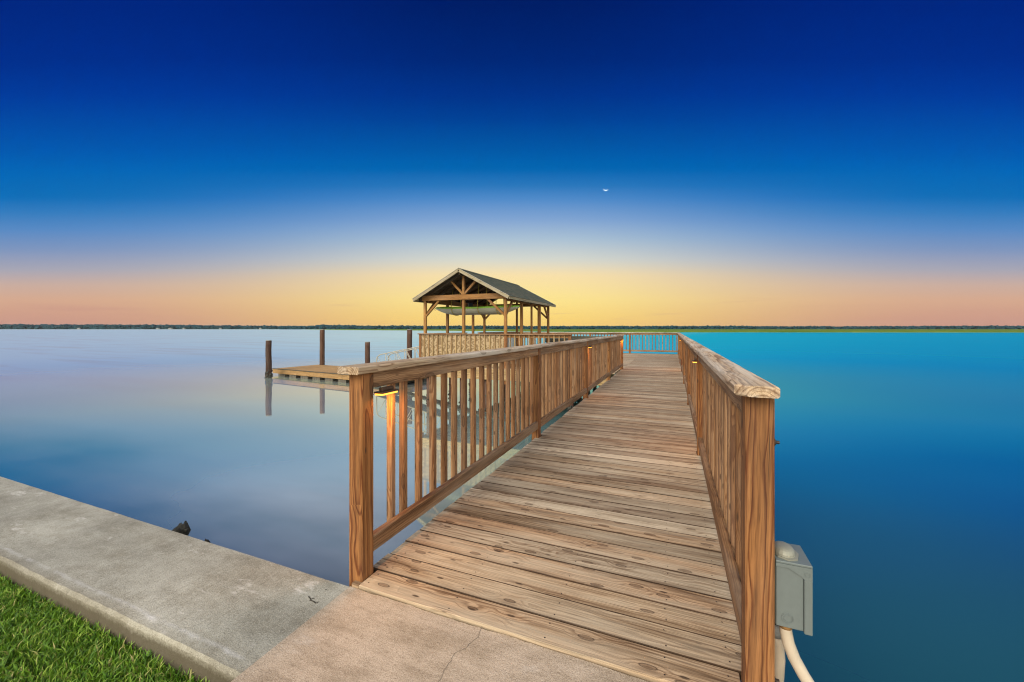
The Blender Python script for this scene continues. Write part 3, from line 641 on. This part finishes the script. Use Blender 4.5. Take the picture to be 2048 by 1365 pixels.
rl = thing('railing', 'left walkway railing of square balusters, a lit lamp near its front post', 'railing', group='railings of the pier')
side_rail(rl, -1, PY[:5], XL, [(1.545, 4.55, 0), (4.553, 8.8, 0), (8.803, 13.25, 0)])
rr_ = thing('railing', 'long right walkway railing of square balusters, grey box on its front post', 'railing', group='railings of the pier')
side_rail(rr_, 1, PY, XR, [(1.545, 5.6, .034), (5.603, 10.4, 0), (10.403, 16.1, 0), (16.103, 21.76, 0)])
# carriage bolts on the front posts
for (x, y, z, s, par) in ((XR + PW, 1.645, .90, 1, rr_), (XR + PW, 1.645, .06, 1, rr_)):
    b = MB(); b.tube([(x, y, z), (x + .008 * s, y, z), (x + .012 * s, y, z)], [.014, .014, .007], 10); b.tube([(x + .01 * s, y, z), (x + .022 * s, y, z)], .006, 8); b.build('bolt', M['steel'], par)

def cross_rail(root, x0, x1, y, posts, face=-1, ztop=1.107, pitch=.16, mat_b=None, panel=None, post_h=None):
    """railing along x at y (rails on the near side); local z drop so the cap is at ztop"""
    dz = ztop - RZ['ct']
    for i, p in enumerate(posts):
        if p < XR: inst('post', post_me[i % 4], root, (p, y + PW / 2, dz))
    ps = sorted(posts)
    for a, c in zip(ps[:-1], ps[1:]):
        a2, c2 = a + PW / 2, c - PW / 2
        b = MB(); b.box(a2 + .001, c2 - .001, y + .006, y + .044, RZ['rb'] + dz, RZ['cb'] + dz - .001, 'x'); b.build('top_rail', M['rail'] if not mat_b else mat_b, root)
        b = MB(); b.box(a2 + .001, c2 - .001, y + .006, y + .044, RZ['bb'] + dz, RZ['bt'] + dz, 'x'); b.build('bottom_rail', M['rail'] if not mat_b else mat_b, root)
    b = MB(); b.box(x0, x1, y - .03, y + .112, RZ['cb'] + dz, RZ['ct'] + dz, 'x'); b.build('cap_board', M['cap'] if not mat_b else mat_b, root)
    x = ps[0] + pitch
    while x < ps[-1] - .08:
        if all(abs(x - p) > .07 for p in ps):
            inst('baluster', random.choice(bal_me), root, (x, y + .0445 + .019, dz))
        x += pitch
fr = thing('railing', 'wooden railing closing off the far end of the pier, open water behind it', 'railing', group='railings of the pier')
cross_rail(fr, -8.45, XR + .10, 21.80, [-8.40 + .045, -6.3, -4.2, -2.1, XR + PW / 2], pitch=.164)

# ------------------------------------------------------------------ lamps under the top rails
def lamp(x, y, s, label):
    t = thing('rail_lamp', label, 'lamp', (x, y, .944), 'small lamps under the railing caps')
    b = MB(); b.box(-.012, .012, -.05, .05, .0142, .034, 'y', .004); b.box(-.030, .030, -.068, .068, .004, .014, 'y', .003); b.build('housing', M['bronze'], t)
    b = MB(); b.box(-.026, .026, -.066, .066, -.006, .0035, 'y', .003); b.build('lens', M['lens'], t)
    l = bpy.data.lights.new('bulb', 'AREA'); l.shape = 'RECTANGLE'; l.size = .05; l.size_y = .12; l.energy = 3.4; l.color = (1, .38, .055)
    lo = bpy.data.objects.new('bulb', l); COL.objects.link(lo); lo.parent = t; lo.location = (0, 0, -.012)
lamp(XL + .004, PY[0] + PW + .095, -1, 'glowing amber lamp under the left railing right behind the front post')
lamp(XL + .010, PY[2] + PW + .10, -1, 'small glowing lamp half-way along the left railing')
lamp(XL + .010, PY[4] - .10, -1, 'small glowing lamp at the far end of the left railing')
lamp(XR - .010, PY[1] + PW + .10, 1, 'small glowing lamp on the right railing behind its second post')
lamp(XR - .010, PY[4] + PW + .10, 1, 'tiny glowing lamp far along the right railing')

# ------------------------------------------------------------------ electrical box on the right front post
eb = thing('electrical_box', 'grey metal electrical box with white conduits on the right front post', 'electrical box', (.332, 1.62, .27))
b = MB(); b.box(0, .082, 0, .138, 0, .222, 'z', .003); b.build('case', M['box'], eb)
# rain hood: its side flange has the long slanting lower edge
b = MB(); b.box(.0, .106, -.003, .141, .2205, .2285, 'z', .002)
prof = [(0, .2205), (.105, .2205), (.105, .180), (.082, .180), (.074, .188), (.036, .209), (0, .209)]
vs = [(x, -.004, z) for x, z in prof] + [(x, -.0002, z) for x, z in prof]; n = len(prof)
b.add(vs, [tuple(range(n)), tuple(reversed(range(n, 2 * n)))] + [(i + n, (i + 1) % n + n, (i + 1) % n, i) for i in range(n)])
b.build('hood', M['box'], eb)
b = MB(); b.box(.0825, .106, -.0035, .1405, -.006, .1795, 'z', .002); b.box(.082, .084, -.0045, .0, 0, .178, 'z', .0005); b.build('cover', M['box'], eb)
b = MB(); b.tube([(.106, .06, .008), (.118, .06, .008), (.118, .075, .004), (.106, .078, .008)], .0025, 6); b.build('hasp', M['galv'], eb)
for cx, cz, rr in ((.034, .034, .017), (.036, .033, .012), (.091, .198, .007)):
    b = MB(); b.tube([(cx + rr * math.cos(a), -.0008 if cz < .1 else -.0045, cz + rr * math.sin(a)) for a in np.linspace(0, 2 * math.pi, 25)], .0011, 6, False); b.build('knockout', M['box'], eb)
b = MB()                                    # hub plate and dome
pl = [(.012 + .028 + .042 * math.cos(a), .062 + .058 * math.sin(a)) for a in np.linspace(0, 2 * math.pi, 9)[:-1]]
b.loft([[Vector((x, y, .2288)) for x, y in pl], [Vector((x, y, .2335)) for x, y in pl]], True, True)
dome = []
for k in range(7):
    a = k / 6 * math.pi / 2; dome.append([Vector((.036 + .035 * math.cos(a) ** .6 * math.cos(t), .062 + .046 * math.cos(a) ** .6 * math.sin(t), .2335 + .024 * math.sin(a))) for t in np.linspace(0, 2 * math.pi, 21)[:-1]] if k < 6 else [Vector((.036 + .003 * math.cos(t), .062 + .003 * math.sin(t), .2577)) for t in np.linspace(0, 2 * math.pi, 21)[:-1]])
b.loft(dome, True, True); b.build('hub', M['galv'], eb, smooth=False)
b = MB(); b.tube([(.042, -.0 + .095, .236), (.042, .095, .241)], .005, 6); b.tube([(.042, .022, .235), (.042, .022, .240)], .005, 6); b.build('screw', M['white'], eb)
b = MB(); b.tube([(.036, .035, 0), (.037, .035, -.03), (.044, .033, -.07), (.060, .028, -.115), (.085, .02, -.16), (.112, .01, -.20), (.14, .0, -.24), (.16, -.02, -.30), (.165, -.03, -.45)], .0195, 16); b.build('conduit', M['pvc'], eb, smooth=True)
b = MB(); b.tube([(.036, .035, -.002), (.037, .035, -.018)], .0205, 16); b.build('rust_collar', M['rust'], eb, smooth=True)
b = MB(); b.tube([(.020, .10, 0), (.020, .10, -.055)], .021, 14, wob=.04); b.build('conduit_connector', M['black'], eb)
b = MB(); b.tube([(.020, .10, -.05), (.022, .10, -.095)], .0265, 16); b.build('conduit_coupling', M['pvcgrey'], eb, smooth=True)
b = MB(); b.tube([(.022, .10, -.09), (.026, .10, -.13), (.030, .10, -.18), (.026, .10, -.25), (.015, .10, -.33), (.01, .10, -1.2)], .021, 16); b.build('conduit', M['pvc'], eb, smooth=True)

# ------------------------------------------------------------------ platform at the pier's end
plat = thing('platform', 'wide wooden platform on piles joined to the left of the pier, under the roofed shelter', 'platform')
PX0, PX1, PY0, PY1 = -8.42, -1.50, 11.90, 21.90
b = MB(); y = PY0 + .002
while y < PY1:
    x0 = PX0 + random.uniform(-.01, .01); cut = -1.532 if y > PY[4] + PW - .15 and y > 13.1 else -1.572
    if y > 13.24: cut = -1.503
    b.box(x0, cut, y, y + .14, -.035, random.uniform(-.002, 0), 'x', .003); y += .1462
b.build('deck_boards', M['deck'], plat)
for (z0, z1) in ((-.19, -.0365), (-.385, -.194)):
    b = MB(); b.box(PX0 + .02, -1.78, PY0 - .038, PY0 - .0, z0, z1, 'x'); b.build('rim_board', M['plat'], plat)
    b = MB(); b.box(PX0 - .018, PX0 + .018, PY0 + .002, PY1 - .05, z0, z1, 'y'); b.build('rim_board', M['plat'], plat)
for y in (13.6, 15.3, 17.0, 18.7, 20.4, 21.7):
    b = MB(); b.box(PX0 + .03, -1.8, y, y + .045, -.40, -.21, 'x'); b.build('crossbeam', M['plat'], plat)
for x in (-7.4, -6.2, -5.0, -3.8, -2.6):
    b = MB(); b.box(x - .02, x + .02, PY0 + .005, PY1 - .05, -.205, -.038, 'y'); b.build('joist', M['plat'], plat)
k = 0
for y in (12.05, 13.75, 15.45, 17.15, 18.85, 20.55):
    for x in ((-8.1, -6.75, -5.8, -5.05, -4.35, -2.9) if k == 0 else (-8.2, -6.6, -5.0, -3.4)):
        b = MB(); b.tube([(x, y, -2.6), (x, y, -1.48), (x, y, -.40)], .075, 10); p = b.build('pile', M['pile'], plat, smooth=True)
        b = MB()
        for q in range(26):
            a = random.uniform(0, 6.28); z = random.uniform(-1.56, -1.12) if random.random() < .8 else random.uniform(-1.2, -.9); s = random.uniform(.018, .045)
            vv = IV * s * np.random.uniform(.6, 1.3, (12, 1)) + np.array([x + .082 * math.cos(a), y + .082 * math.sin(a), z]); b.add(vv.tolist(), IF)
        b.build('oysters', M['oyster'], p)
    k += 1
# front railing of the platform: left half closed with plywood behind the battens
pf = thing('railing', 'wooden railing with plywood-backed left half below the shelter', 'railing', group='railings of the pier')
zt = 1.137; dz = zt - RZ['ct']
for x in (PX0 + .045, -5.06, -2.92): inst('post', post_me[0], pf, (x, 11.955, dz))
b = MB(); b.box(PX0 - .03, -2.86, 11.865, 12.01, RZ['cb'] + dz, zt, 'x'); b.build('cap_board', M['rail'], pf)
b = MB(); b.box(PX0 + .09, -5.105, 11.935, 11.947, .02, RZ['cb'] + dz - .002, 'x', .001); b.build('plywood_panel', M['ply'], pf)
for a, c in ((PX0 + .09, -5.105), (-5.015, -2.965)):
    b = MB(); b.box(a, c, 11.948, 11.986, RZ['rb'] + dz, RZ['cb'] + dz - .001, 'x'); b.build('top_rail', M['shelter'], pf)
    b = MB(); b.box(a, c, 11.948, 11.986, .06, .15, 'x'); b.build('bottom_rail', M['shelter'], pf)
pale = []
for i in range(4):
    b = MB(); b.box(-.019, .019, -.019, .019, .015, RZ['cb'] + dz - .002, 'z', .003); pale.append(b.mesh('baluster', M['plat']))
for k in range(1, 18): inst('baluster', random.choice(pale), pf, (PX0 + .045 + (PX0 * -1 - 5.06 - .045) * k / 18, 11.9155, 0))
for k in range(1, 13): inst('baluster', random.choice(pale), pf, (-5.06 + 2.14 * k / 13, 11.9280, 0))
# left-side and inner railing of the platform
ps = thing('railing', 'wooden railing along the left edge of the platform beside the gangway head', 'railing', group='railings of the pier')
for (a, c) in ((12.05, 15.3), (16.6, 21.75)):
    yy = [a, (a + c) / 2, c]
    for i, y in enumerate(yy): inst('post', post_me[i], ps, (PX0 + .045, y, dz))
    b = MB(); b.box(PX0 - .02, PX0 + .11, a - .04, c + .04, RZ['cb'] + dz, zt - .002, 'y'); b.build('cap_board', M['rail'], ps)
    for z0, z1 in ((RZ['rb'] + dz, RZ['cb'] + dz - .001), (.10, .19)):
        for q in (0, 1):
            b = MB(); b.box(PX0 + .05, PX0 + .088, yy[q] + .046, yy[q + 1] - .046, z0, z1, 'y'); b.build('top_rail' if z0 > .5 else 'bottom_rail', M['rail'], ps)
    y = a + .17
    while y < c - .06:
        if abs(y - yy[1]) > .07: inst('baluster', random.choice(bal_me), ps, (PX0 + .03, y, dz))
        y += .165
# bench / counter at the back of the platform
bn = thing('bench', 'dark weathered plank bench with a tall solid back beyond the platform railing', 'bench', (-4.4, 19.0, 0))
b = MB(); b.box(-1.5, 1.6, -.02, .02, .62, .80, 'x'); b.box(-1.5, 1.6, -.02, .02, .806, .945, 'x'); b.build('backrest', M['old'], bn)
b = MB(); b.box(-1.5, 1.6, -.46, -.24, .42, .455, 'x'); b.box(-1.5, 1.6, -.235, -.025, .42, .455, 'x'); b.build('seat', M['old'], bn)
for x in (-1.4, 0, 1.5):
    b = MB(); b.box(x - .04, x + .04, .021, .06, 0, .94, 'z'); b.build('leg', M['old'], bn)
    b = MB(); b.box(x - .04, x + .04, -.44, -.40, 0, .418, 'z'); b.build('leg', M['old'], bn)

# ------------------------------------------------------------------ roofed shelter
sh = thing('shelter', 'open wooden shelter with dark shingled gable roof on the platform', 'shelter')
XA, XB, XM = -8.25, -5.11, -6.68; YA, YB = 11.99, 16.9
EX0, EX1, EY0, EY1 = -8.53, -4.84, 11.70, 17.17; ZE, ZP = 2.36, 3.33
SL = math.atan2(ZP - ZE, EX1 - XM)
def spost(x, y, z1, w=.092, z0=.001):
    b = MB(); b.box(x - w / 2, x + w / 2, y - w / 2, y + w / 2, z0, z1, 'z', .005); b.build('post', M['shelter'], sh)
YF = 12.06
for x in (XA, XB): spost(x, YF, 2.295)
spost(XM, YF, 3.17)
for y in (13.58, 15.75, YB): spost(XA, y, 2.295)
spost(XB, 13.55, 2.295); spost(XB, 14.66, 2.295, .07); spost(XB, 15.62, 2.295, .115); spost(XB, YB, 2.295)
spost(XM + .08, YB, 3.17, .08)
for y in (YF, YB):
    b = MB(); b.box(EX0 + .2, EX1 - .2, y - .085, y - .047, 2.30, 2.48 if y < 13 else 2.44, 'x'); b.build('tie_beam', M['shelter'], sh)
    b = MB(); b.box(EX0 + .2, XM - .05, y + .047, y + .085, 2.30, 2.44, 'x'); b.box(XM + .05, EX1 - .2, y + .047, y + .085, 2.30, 2.44, 'x'); b.build('tie_beam', M['shelter'], sh)
for x in (XA, XB):
    for q in (-.066, .066):
        b = MB(); b.box(x + q - .019, x + q + .019, YF + .087, YB - .087, 2.24, 2.40, 'y'); b.build('side_beam', M['shelter'], sh)
b = MB(); b.box(XM - .02, XM + .02, EY0 + .05, EY1 - .05, 3.12, 3.27, 'y'); b.build('ridge_beam', M['roofdeck'], sh)
def brace(a, c, w=.07): b = MB(); b.bar(a, c, w, w, (0, 1, 0) if abs(a[0] - c[0]) > .01 else (1, 0, 0)); b.build('brace', M['shelter'], sh)
for y in (YF, YB):
    brace((XA + .04, y, 1.76), (XA + .60, y, 2.31)); brace((XB - .04, y, 1.76), (XB - .66, y, 2.31))
    brace((XM - .03, y, 2.50), (XM - .56, y, 3.02)); brace((XM + .03, y, 2.50), (XM + .56, y, 3.02))
for x in (XA, XB):
    brace((x, YF + .04, 1.78), (x, YF + .62, 2.28)); brace((x, YB - .04, 1.78), (x, YB - .62, 2.28))
# roof
roof = None
ZU = ZP - .05
for s in (-1, 1):
    xe = EX0 if s < 0 else EX1; ux = Vector((xe - XM, 0, ZE - ZP)); le = ux.length; ux.normalize(); nrm = Vector((-ux.z * s, 0, abs(ux.x)))
    nrm = Vector((s * abs(ux.z), 0, abs(ux.x)))
    b = MB(); p0 = Vector((XM, EY0, ZP)); rows = 14; 
    for k in range(rows):        # courses lap like real shingles
        a = p0 + ux * (le * k / rows - (0 if k == 0 else .02)); c = p0 + ux * (le * (k + 1) / rows); lo = nrm * .002; hi = nrm * .008
        nseg = 28; up = []; dn = []
        vs = []; gs = []
        for i in range(nseg + 1):
            yy = EY0 - .015 + (EY1 - EY0 + .03) * i / nseg; j = .002 * mn.noise(Vector((yy * 3, k, s)))
            for q, (pt, h_) in enumerate(((a, lo * (0 if k else 1)), (c, hi), (c, hi * .1))):
                v = Vector((pt.x, yy, pt.z)) + h_ + nrm * j + (ux * .012 if k == rows - 1 and q else Vector()); vs.append(v); gs.append((yy, (pt - p0).length, 0))
        fs = []
        for i in range(nseg):
            for q in (0, 1): f = (i * 3 + q, i * 3 + q + 1, (i + 1) * 3 + q + 1, (i + 1) * 3 + q); fs.append(f if s < 0 else tuple(reversed(f)))
        b.add(vs, fs, gs, 0)
    rf = b.build('roof', M['shingle'], sh)
    mid = p0 + ux * (le / 2) - nrm * .011; m = Matrix((ux, Vector((0, 1, 0)), ux.cross(Vector((0, 1, 0))))).transposed().to_4x4(); m.translation = Vector((mid.x, (EY0 + EY1) / 2, mid.z))
    b = MB()
    for k in range(13):
        mm = m.copy(); ln = (le - .02) / 13; mm.translation = m.translation + ux * (-(le - .02) / 2 + ln * (k + .5)); mm2 = mm @ Matrix.Rotation(R(90), 4, 'Z')
        b.beam((EY1 - EY0 - .06, ln - .004, .018), mm2, .002)
    b.build('sheathing', M['roofdeck'], rf)
    yr = [EY0 + .32 + i * .61 for i in range(9)]
    for y in yr:
        a = p0 + ux * .03 - nrm * .075; c = p0 + ux * (le - .03) - nrm * .075
        if y < EY1 - .1: b = MB(); b.bar((a.x, y, a.z), (c.x, y, c.z), .038, .10, (0, 0, 1)); b.build('rafter', M['roofdeck'], sh)
    for y in (EY0 - .002, EY1 - .02):    # rake boards
        a = p0 + ux * .0 - nrm * .055; c = p0 + ux * (le + .01) - nrm * .055
        b = MB(); b.bar((a.x + s * .012, y, a.z), (c.x, y, c.z), .026, .10, (0, 0, 1)); b.build('rake_board', M['fascia'], sh)
        b = MB(); a = p0 + ux * -.0 + nrm * .0 ; c = p0 + ux * (le + .016); b.bar((a.x + s * .01, y - .012 if y < 13 else y + .012, a.z), (c.x, y - .012 if y < 13 else y + .012, c.z), .03, .014, (0, 0, 1)); b.build('drip_edge', M['white'], sh)
    b = MB(); b.box(xe - .012, xe + .012, EY0 + .02, EY1 - .035, ZE - .10, ZE - .012, 'y'); b.build('eave_board', M['fascia'], sh)
b = MB(); b.bar((XM - .06, EY0 - .01, ZP - .012), (XM - .06, EY1 + .01, ZP - .012), .01, .01); 
b = MB(); vs = []
for y in (EY0 - .016, EY1 + .016): vs += [(XM - .13, y, ZP + .018 - .13 * math.tan(SL)), (XM, y, ZP + .022), (XM + .13, y, ZP + .018 - .13 * math.tan(SL))]
b.add(vs, [(0, 1, 4, 3), (1, 2, 5, 4)], [(v[1], v[0], 0) for v in vs], 0); b.build('ridge_cap', M['shingle'], sh)

# ------------------------------------------------------------------ kayak hung under the roof
ky = thing('kayak', 'lime green kayak with a pale hull hung sideways under the shelter roof', 'kayak', (-6.72, 13.05, 1.82))
KL = 1.72
def kst(t):      # t in -1..1: half beam, keel z, sheer z
    w = .34 * max(0, 1 - abs(t) ** 2.6) ** .75 + .004; keel = .30 * max(0, abs(t) - .45) ** 2.0 * 2.6; sheer = .25 + .05 * t * t
    return w, min(keel, sheer - .02), sheer
H, D = [], []
for t in np.linspace(-1, 1, 33):
    w, kz, sz = kst(t); x = t * KL
    H.append([Vector((x, -w, sz)), Vector((x, -w * 1.01, kz + (sz - kz) * .62)), Vector((x, -w * .84, kz + (sz - kz) * .24)), Vector((x, -w * .42, kz + .01)), Vector((x, 0, kz - .008)), Vector((x, w * .42, kz + .01)), Vector((x, w * .84, kz + (sz - kz) * .24)), Vector((x, w * 1.01, kz + (sz - kz) * .62)), Vector((x, w, sz))])
    ck_ = -.13 * max(0, 1 - ((t + .05) / .36) ** 2) ** .5 if abs(t + .05) < .36 else .0
    D.append([Vector((x, -w * 1.02, sz - .045)), Vector((x, -w * 1.03, sz + .006)), Vector((x, -w * .72, sz + .035 * min(1, w * 4))), Vector((x, -w * .55, sz + .03 * min(1, w * 4) + ck_)), Vector((x, 0, sz + .05 * min(1, w * 4) + ck_ * 1.2)), Vector((x, w * .55, sz + .03 * min(1, w * 4) + ck_)), Vector((x, w * .72, sz + .035 * min(1, w * 4))), Vector((x, w * 1.03, sz + .006)), Vector((x, w * 1.02, sz - .045))])
b = MB(); b.loft(H, False, True); b.build('hull', M['hull'], ky, smooth=True)
b = MB(); b.loft([list(reversed(q)) for q in D], False, True); b.build('deck', M['green'], ky, smooth=True)
b = MB(); b.box(-.22, .12, -.17, .17, .21, .25, 'x', .01); b.box(-.26, -.20, -.16, .16, .22, .44, 'z', .01); b.build('seat', M['black'], ky)
b = MB(); b.tube([(-KL + .01, 0, .28), (-KL - .05, .01, .25), (-KL - .06, .01, .20), (-KL - .03, 0, .19)], .010, 6); b.build('carry_handle', M['black'], ky)
b = MB(); b.tube([(KL - .01, 0, .28), (KL + .05, .01, .25), (KL + .03, 0, .20)], .010, 6); b.build('carry_handle', M['black'], ky)
for x, lab in ((-7.55, 'yellow sling holding up the left end of the green kayak'), (-6.45, 'yellow V-shaped sling holding the middle of the green kayak'), (-5.75, 'yellow sling holding up the right end of the green kayak')):
    st_ = thing('sling', lab, 'sling', (x, 13.05, 1.80), 'slings under the kayak')
    w, kz, sz = kst((x + 6.72) / KL)
    b = MB(); pts = [(-.06, -.10, 1.0), (-.02, -w * 1.1, sz + .04), (0, -w * 1.08, kz + .15), (0, -w * .6, kz + .015), (0, 0, kz - .002), (0, w * .6, kz + .015), (0, w * 1.08, kz + .15), (.02, w * 1.1, sz + .04), (.08, .10, 1.0)]
    ztop = ZP - .12 - abs(x - XM) * math.tan(SL) - 1.80
    pts[0] = (-.09, -.08, ztop); pts[-1] = (.09, .08, ztop); b.tube(pts, .012, 6); b.build('webbing', M['strap'], st_)

# ------------------------------------------------------------------ gangway down to the floating dock
gw = thing('gangway', 'white aluminium gangway with truss handrails sloping from the platform to the floating dock', 'gangway')
GX0, GX1 = -13.42, -8.45; gz = lambda x: -1.0 + (x - GX0) / (GX1 - GX0) * 1.0
for y in (15.5, 16.35):
    b = MB(); rz = lambda x: gz(x) + 1.0 - .06 * (x - GX0) / (GX1 - GX0)
    b.tube([(GX0, y, gz(GX0)), (GX0, y, rz(GX0) - .22), (GX0 + .03, y, rz(GX0) - .10), (GX0 + .10, y, rz(GX0) - .03), (GX0 + .22, y, rz(GX0 + .22)), (GX1, y, rz(GX1))], .024, 8)
    b.tube([(GX0, y, gz(GX0) + .03), (GX1, y, gz(GX1) + .03)], .028, 8)
    xs_ = np.linspace(GX0, GX1, 10)
    for k in range(1, 10): b.tube([(xs_[k], y, gz(xs_[k])), (xs_[k], y, rz(xs_[k]))], .015, 6)
    for k in range(0, 9): b.tube([(xs_[k] + .03, y, rz(xs_[k]) - .08 if k == 0 else rz(xs_[k])), (xs_[k + 1], y, gz(xs_[k + 1]) + .03)], .014, 6)
    b.build('handrail', M['white'], gw, smooth=True)
b = MB(); b.bar((GX0, 15.925, gz(GX0)), (GX1, 15.925, gz(GX1)), .80, .04); b.build('walkway', M['foam'], gw)

# ------------------------------------------------------------------ floating dock
FL = thing('floating_dock', 'low floating dock with yellow timber edge on grey float blocks, moored between piles', 'floating dock', (-21.9, 16.4, WZ))
FL.rotation_euler = (0, 0, -.12)
LF, WF = 9.6, 3.0
b = MB(); x = .04
while x < LF - .1: b.box(x, x + .14, .042, WF - .042, .40, .43, 'y', .003); x += .1455
b.build('deck_boards', M['float'], FL)
for (x0, x1, y0, y1, ax) in ((0, LF, 0, .04, 'x'), (0, LF, WF - .04, WF, 'x'), (0, .038, .042, WF - .042, 'y'), (LF - .038, LF, .042, WF - .042, 'y')):
    b = MB(); b.box(x0, x1, y0, y1, .165, .418, ax); b.build('edge_board', M['float'], FL)
b = MB(); b.box(-.02, LF + .02, -.03, .10, .4185, .442, 'x'); b.build('edge_trim', M['old'], FL)
x = .5
while x < LF - .6:
    for y0 in (.05, WF - .6):
        b = MB(); b.box(x, x + .62, y0, y0 + .55, -.25, .179, 'x', .02)
        for q in range(5): b.box(x + .02 + q * .15, x + .05 + q * .15, y0 - .012, y0 + .001, -.2, .17, 'z', .004)
        b.build('float_block', M['foam'], FL)
    x += 1.05
b = MB(); b.box(.1, LF - .1, .7, 2.3, .05, .17, 'x'); b.build('frame', M['old'], FL)

# mooring piles
def mpile(px, d, ztop, lab, rad=.15):
    c = polar(px, d); t = thing('mooring_pile', lab, 'pile', (c.x, c.y, WZ), 'tall mooring piles')
    b = MB(); h = ztop - WZ; zs_ = np.linspace(-1, h, 14); b.tube([(.03 * mn.noise(Vector((z, px, 0))), .03 * mn.noise(Vector((z, px, 4))), z) for z in zs_], [rad * (1.05 - .07 * i / 13) for i in range(14)], 16); b.build('shaft', M['pile'], t, smooth=True)
    b = MB(); b.tube([(0, 0, h + .001), (0, 0, h + .02), (0, 0, h + .035)], [rad * 1.02, rad * 1.0, rad * .7], 16); b.build('pile_top', M['galv'], t)
    b = MB()
    for q in range(110):
        a = random.uniform(0, 6.28); z = min(random.gauss(.1, .16), .5); s = random.uniform(.025, .06)
        b.add((IV * s * np.random.uniform(.6, 1.4, (12, 1)) + np.array([rad * 1.05 * math.cos(a), rad * 1.05 * math.sin(a), z])).tolist(), IF)
    b.build('oysters', M['oyster'], t)
mpile(537.5, 22.4, .62, 'dark round mooring pile standing at the left front corner of the floating dock')
mpile(644.5, 25.8, 1.235, 'tall dark mooring pile behind the left end of the floating dock')
mpile(735, 24.6, .46, 'shorter dark mooring pile behind the middle of the floating dock, left of the gangway')
mpile(819, 23.0, 1.24, 'tall dark mooring pile seen through the gangway handrails')

# half-sunk timber lying at the water line in front of the platform
b = MB(); pts = [(-12.4, 15.1, WZ - .02), (-10.6, 14.1, WZ + .01), (-9, 13.3, WZ), (-7.3, 12.35, WZ + .015), (-5.6, 11.45, WZ), (-4.4, 10.9, WZ - .04)]
b.tube(pts, [.05, .075, .08, .085, .075, .04], 10, wob=.12)
for q in range(90):
    i = random.uniform(0, 4.99); a, c = Vector(pts[int(i)]), Vector(pts[int(i) + 1]); p = a.lerp(c, i % 1); s = random.uniform(.02, .055)
    b.add((IV * s * np.random.uniform(.6, 1.4, (12, 1)) + np.array([p.x + random.uniform(-.07, .07), p.y + random.uniform(-.07, .07), p.z + random.uniform(0, .06)])).tolist(), IF)
tag(b.build('sunken_timber', M['oyster']), 'dark crusted timber lying half sunk in the water left of the walkway', 'timber')

# broken snags just off the seawall
def snag(name, px, py, z, s, lab, lean):
    c = groundpt(px, py, z); b = MB(); n = 12
    rows = []
    for k, (zz, r_) in enumerate(((-3, .08), (z - .25, .07), (z - .10, .075), (z - .03, .085), (z + .01, .06), (z + .03, .028))):
        off = XV * lean * (zz - z); rows.append([Vector((c.x + off.x + r_ * s * math.cos(a) * (1 + .45 * mn.noise(Vector((a * 2, k, 1)))), c.y + off.y + r_ * s * math.sin(a) * (1 + .45 * mn.noise(Vector((a * 2, k, 5)))), zz + (.03 * mn.noise(Vector((a * 3, k, 9))) if k > 1 else 0))) for a in np.linspace(0, 2 * math.pi, n + 1)[:-1]])
    b.loft(rows)
    for q in range(int(40 * s)):
        a = random.uniform(0, 6.28); ss = random.uniform(.008, .022) * s; zz = z + random.uniform(-.16, .02); off = XV * lean * (zz - z)
        b.add((IV * ss * np.array([1, 1, 1.6]) * np.random.uniform(.5, 1.5, (12, 1)) + np.array([c.x + off.x + .078 * s * math.cos(a), c.y + off.y + .078 * s * math.sin(a), zz])).tolist(), IF)
    tag(b.build(name, M['snag']), lab, 'snag')
snag('snag', 361, 1058, -.35, .85, 'jagged dark broken stump sticking up just off the seawall', .35)
snag('snag', 411, 1089, -.38, .42, 'small black stump tip barely showing over the seawall edge', .3)

# ------------------------------------------------------------------ evening air over the river
b = MB(); b.box(-5200, 5200, -60, 3450, -3.6, 45, 'x', 0.01)
m = bpy.data.materials.new('haze'); m.use_nodes = True; nt = m.node_tree; nt.nodes.remove(nt.nodes['Principled BSDF'])
v = nt.nodes.new('ShaderNodeVolumePrincipled'); v.inputs['Density'].default_value = .00003; v.inputs['Color'].default_value = (.78, .88, 1, 1); nt.links.new(v.outputs[0], nt.nodes['Material Output'].inputs['Volume'])
ground(b.build('haze', m), 'stuff')
